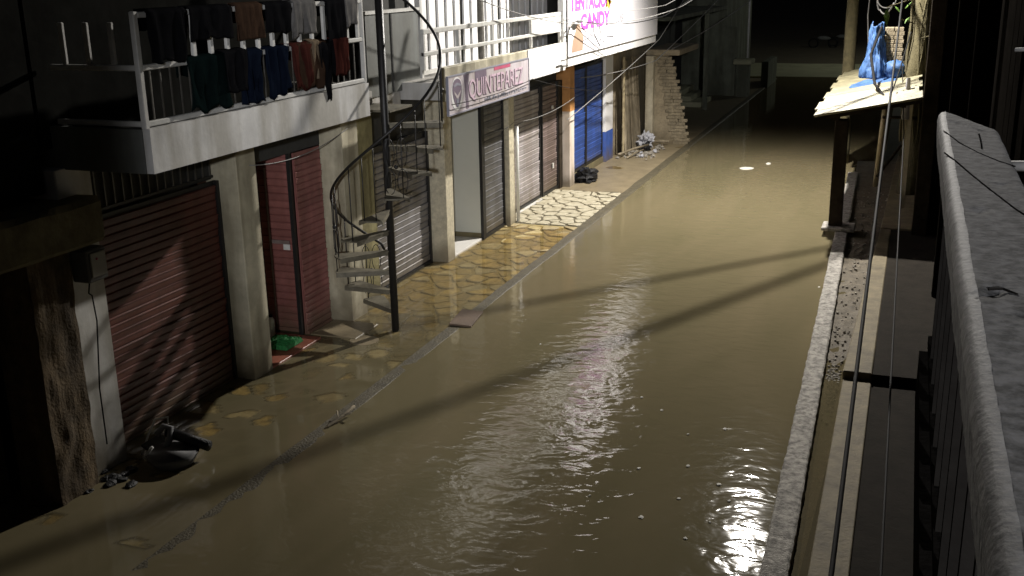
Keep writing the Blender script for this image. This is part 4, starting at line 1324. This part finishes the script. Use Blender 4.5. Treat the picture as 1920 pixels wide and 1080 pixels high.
tag(o, 'reddish brown board lying across the left kerb', 'board')
pr_ = thing('stool_frame', 'pale bent metal stool frame dumped by the white post', 'stool', (-7.15, 8.3, 0))
obj('frame', MB().tube([(-7.16, 8.12, -.05), (-7.10, 8.22, .20), (-7.06, 8.30, .34), (-6.98, 8.40, .34), (-6.98, 8.38, .2), (-7.0, 8.32, 0)], .012, 8), 'white_rail', pr_, True)
obj('leg', MB().tube([(-6.98, 8.05, .0), (-6.93, 7.92, .10), (-6.86, 7.98, .20)], .016, 8), 'white_rail', pr_, True)
obj('seat', MB().box(-7.12, -6.98, 8.1, 8.4, .08, .11, rot=Matrix.Rotation(.5, 3, 'Y')), 'black_metal', pr_, bevel=.006)
o = obj('plastic_tub', MB().tube([(-6.72, 8.1, .0), (-6.72, 8.1, .12), (-6.72, 8.1, .13), (-6.72, 8.1, .03)], lambda s: [.20, .27, .25, .18][round(s * 3)], 18, cap=False), 'plastic_grey', smooth=True)
tag(o, 'dark grey plastic tub in the shallow water by the stool frame', 'tub')
o = obj('drain_pipe', MB().tube([(-6.92, 8.30, .22), (-6.42, 8.30, .13)], .055, 12), 'bag_black', smooth=True)
tag(o, 'short black pipe lying across the grey tub', 'pipe')
o = obj('bent_tube', MB().tube([(-6.98, 8.20, .22), (-6.93, 8.26, .30), (-6.86, 8.28, .28), (-6.84, 8.22, .18), (-6.88, 8.14, .06)], .035, 8), 'plastic_grey', smooth=True)
tag(o, 'grey bent tube between stool frame and black pipe', 'tube')
mb = MB()
for i in range(16):
    s = random.uniform(.03, .07)
    mb.ball((-7.02 + random.gauss(0, .10), 7.68 + random.gauss(0, .22), .0), s, s * 1.3, s * .6, 7, 5, .5, i)
tag(obj('litter_heap', mb, 'bag_black', kind='stuff'), 'dark heap of litter at the foot of the white post', 'litter')
o = obj('branch', MB().tube([(-5.65, 9.35, .02), (-5.58, 9.6, .05), (-5.55, 9.78, .09)], .018, 6).tube([(-5.58, 9.6, .05), (-5.50, 9.62, .08)], .012, 6).tube([(-5.6, 9.5, .03), (-5.68, 9.62, .08)], .01, 6), 'old_wood', smooth=True)
tag(o, 'little broken branch caught on the drowned left kerb', 'branch')
o = obj('drain_cover', MB().tube([(-6.62, 12.05, -.03), (-6.62, 12.05, .004)], .20, 20), 'wet_concrete', smooth=False)
tag(o, 'round muddy drain cover at the foot of the staircase', 'drain cover')
o = obj('doorstep', MB().box(-7.45, -6.75, 12.05, 12.72, -.1, .012), 'wet_concrete', bevel=.01)
tag(o, 'low muddy doorstep between the maroon strip and the staircase', 'step')
foam_xy = [(-3.6, 26.4, .17, .06), (-3.17, 27.2, .07, .04)]
for i, (x, y, a, b) in enumerate(foam_xy):
    o = obj('floating_board', MB().ball((x, y, .006), a, b * 3, .018, 10, 5, .4, i), 'foam', smooth=True)
    tag(o, ['pale scrap floating in mid street, larger of two far ones', 'small pale scrap floating beside the larger far one'][i], 'floating scrap')
fl = [(-1.05, 16.35), (-1.9, 10.35), (-1.55, 10.6), (-1.75, 9.6), (-1.4, 9.3), (-1.25, 9.0), (-2.3, 10.9), (-2.6, 11.2), (-1.7, 8.9), (-1.95, 8.45), (-2.5, 8.7), (-1.35, 8.55), (-4.3, 12.6), (-1.15, 9.6), (-2.2, 9.4), (-1.5, 8.2)]
for i, (x, y) in enumerate(fl):
    s = random.uniform(.012, .026)
    o = obj('foam_glint', MB().ball((x, y, .004), s, s * 1.3, .006, 7, 4, .5, i), 'foam')  # floating foam, with some flecks standing in for lamp glints
    tag(o, 'tiny pale fleck of foam and painted lamp glint on the brown water', 'foam', 'foam and glint flecks')
mb = MB()
for i in range(420):
    y = random.uniform(12.0, 24) if i < 230 else random.gauss(12.3, .3)
    x0, x1 = rk(y) + .26, wx(y) - .03
    if x1 < x0:
        continue
    x = random.uniform(x0, x1)
    s = random.uniform(.007, .022)
    z = float(np.interp(y, [-1, 11.6, 12.4, 13.5, 28], [-.14, -.12, -.02, .012, .035]))
    mb.ball((x, y, z + s * .4 + .005), s, s * 1.2, s * .8, 6, 4, .4, i)
tag(obj('gravel', mb, 'gravel_stone', kind='stuff'), 'loose gravel in the channel between right kerb and walkway', 'gravel')
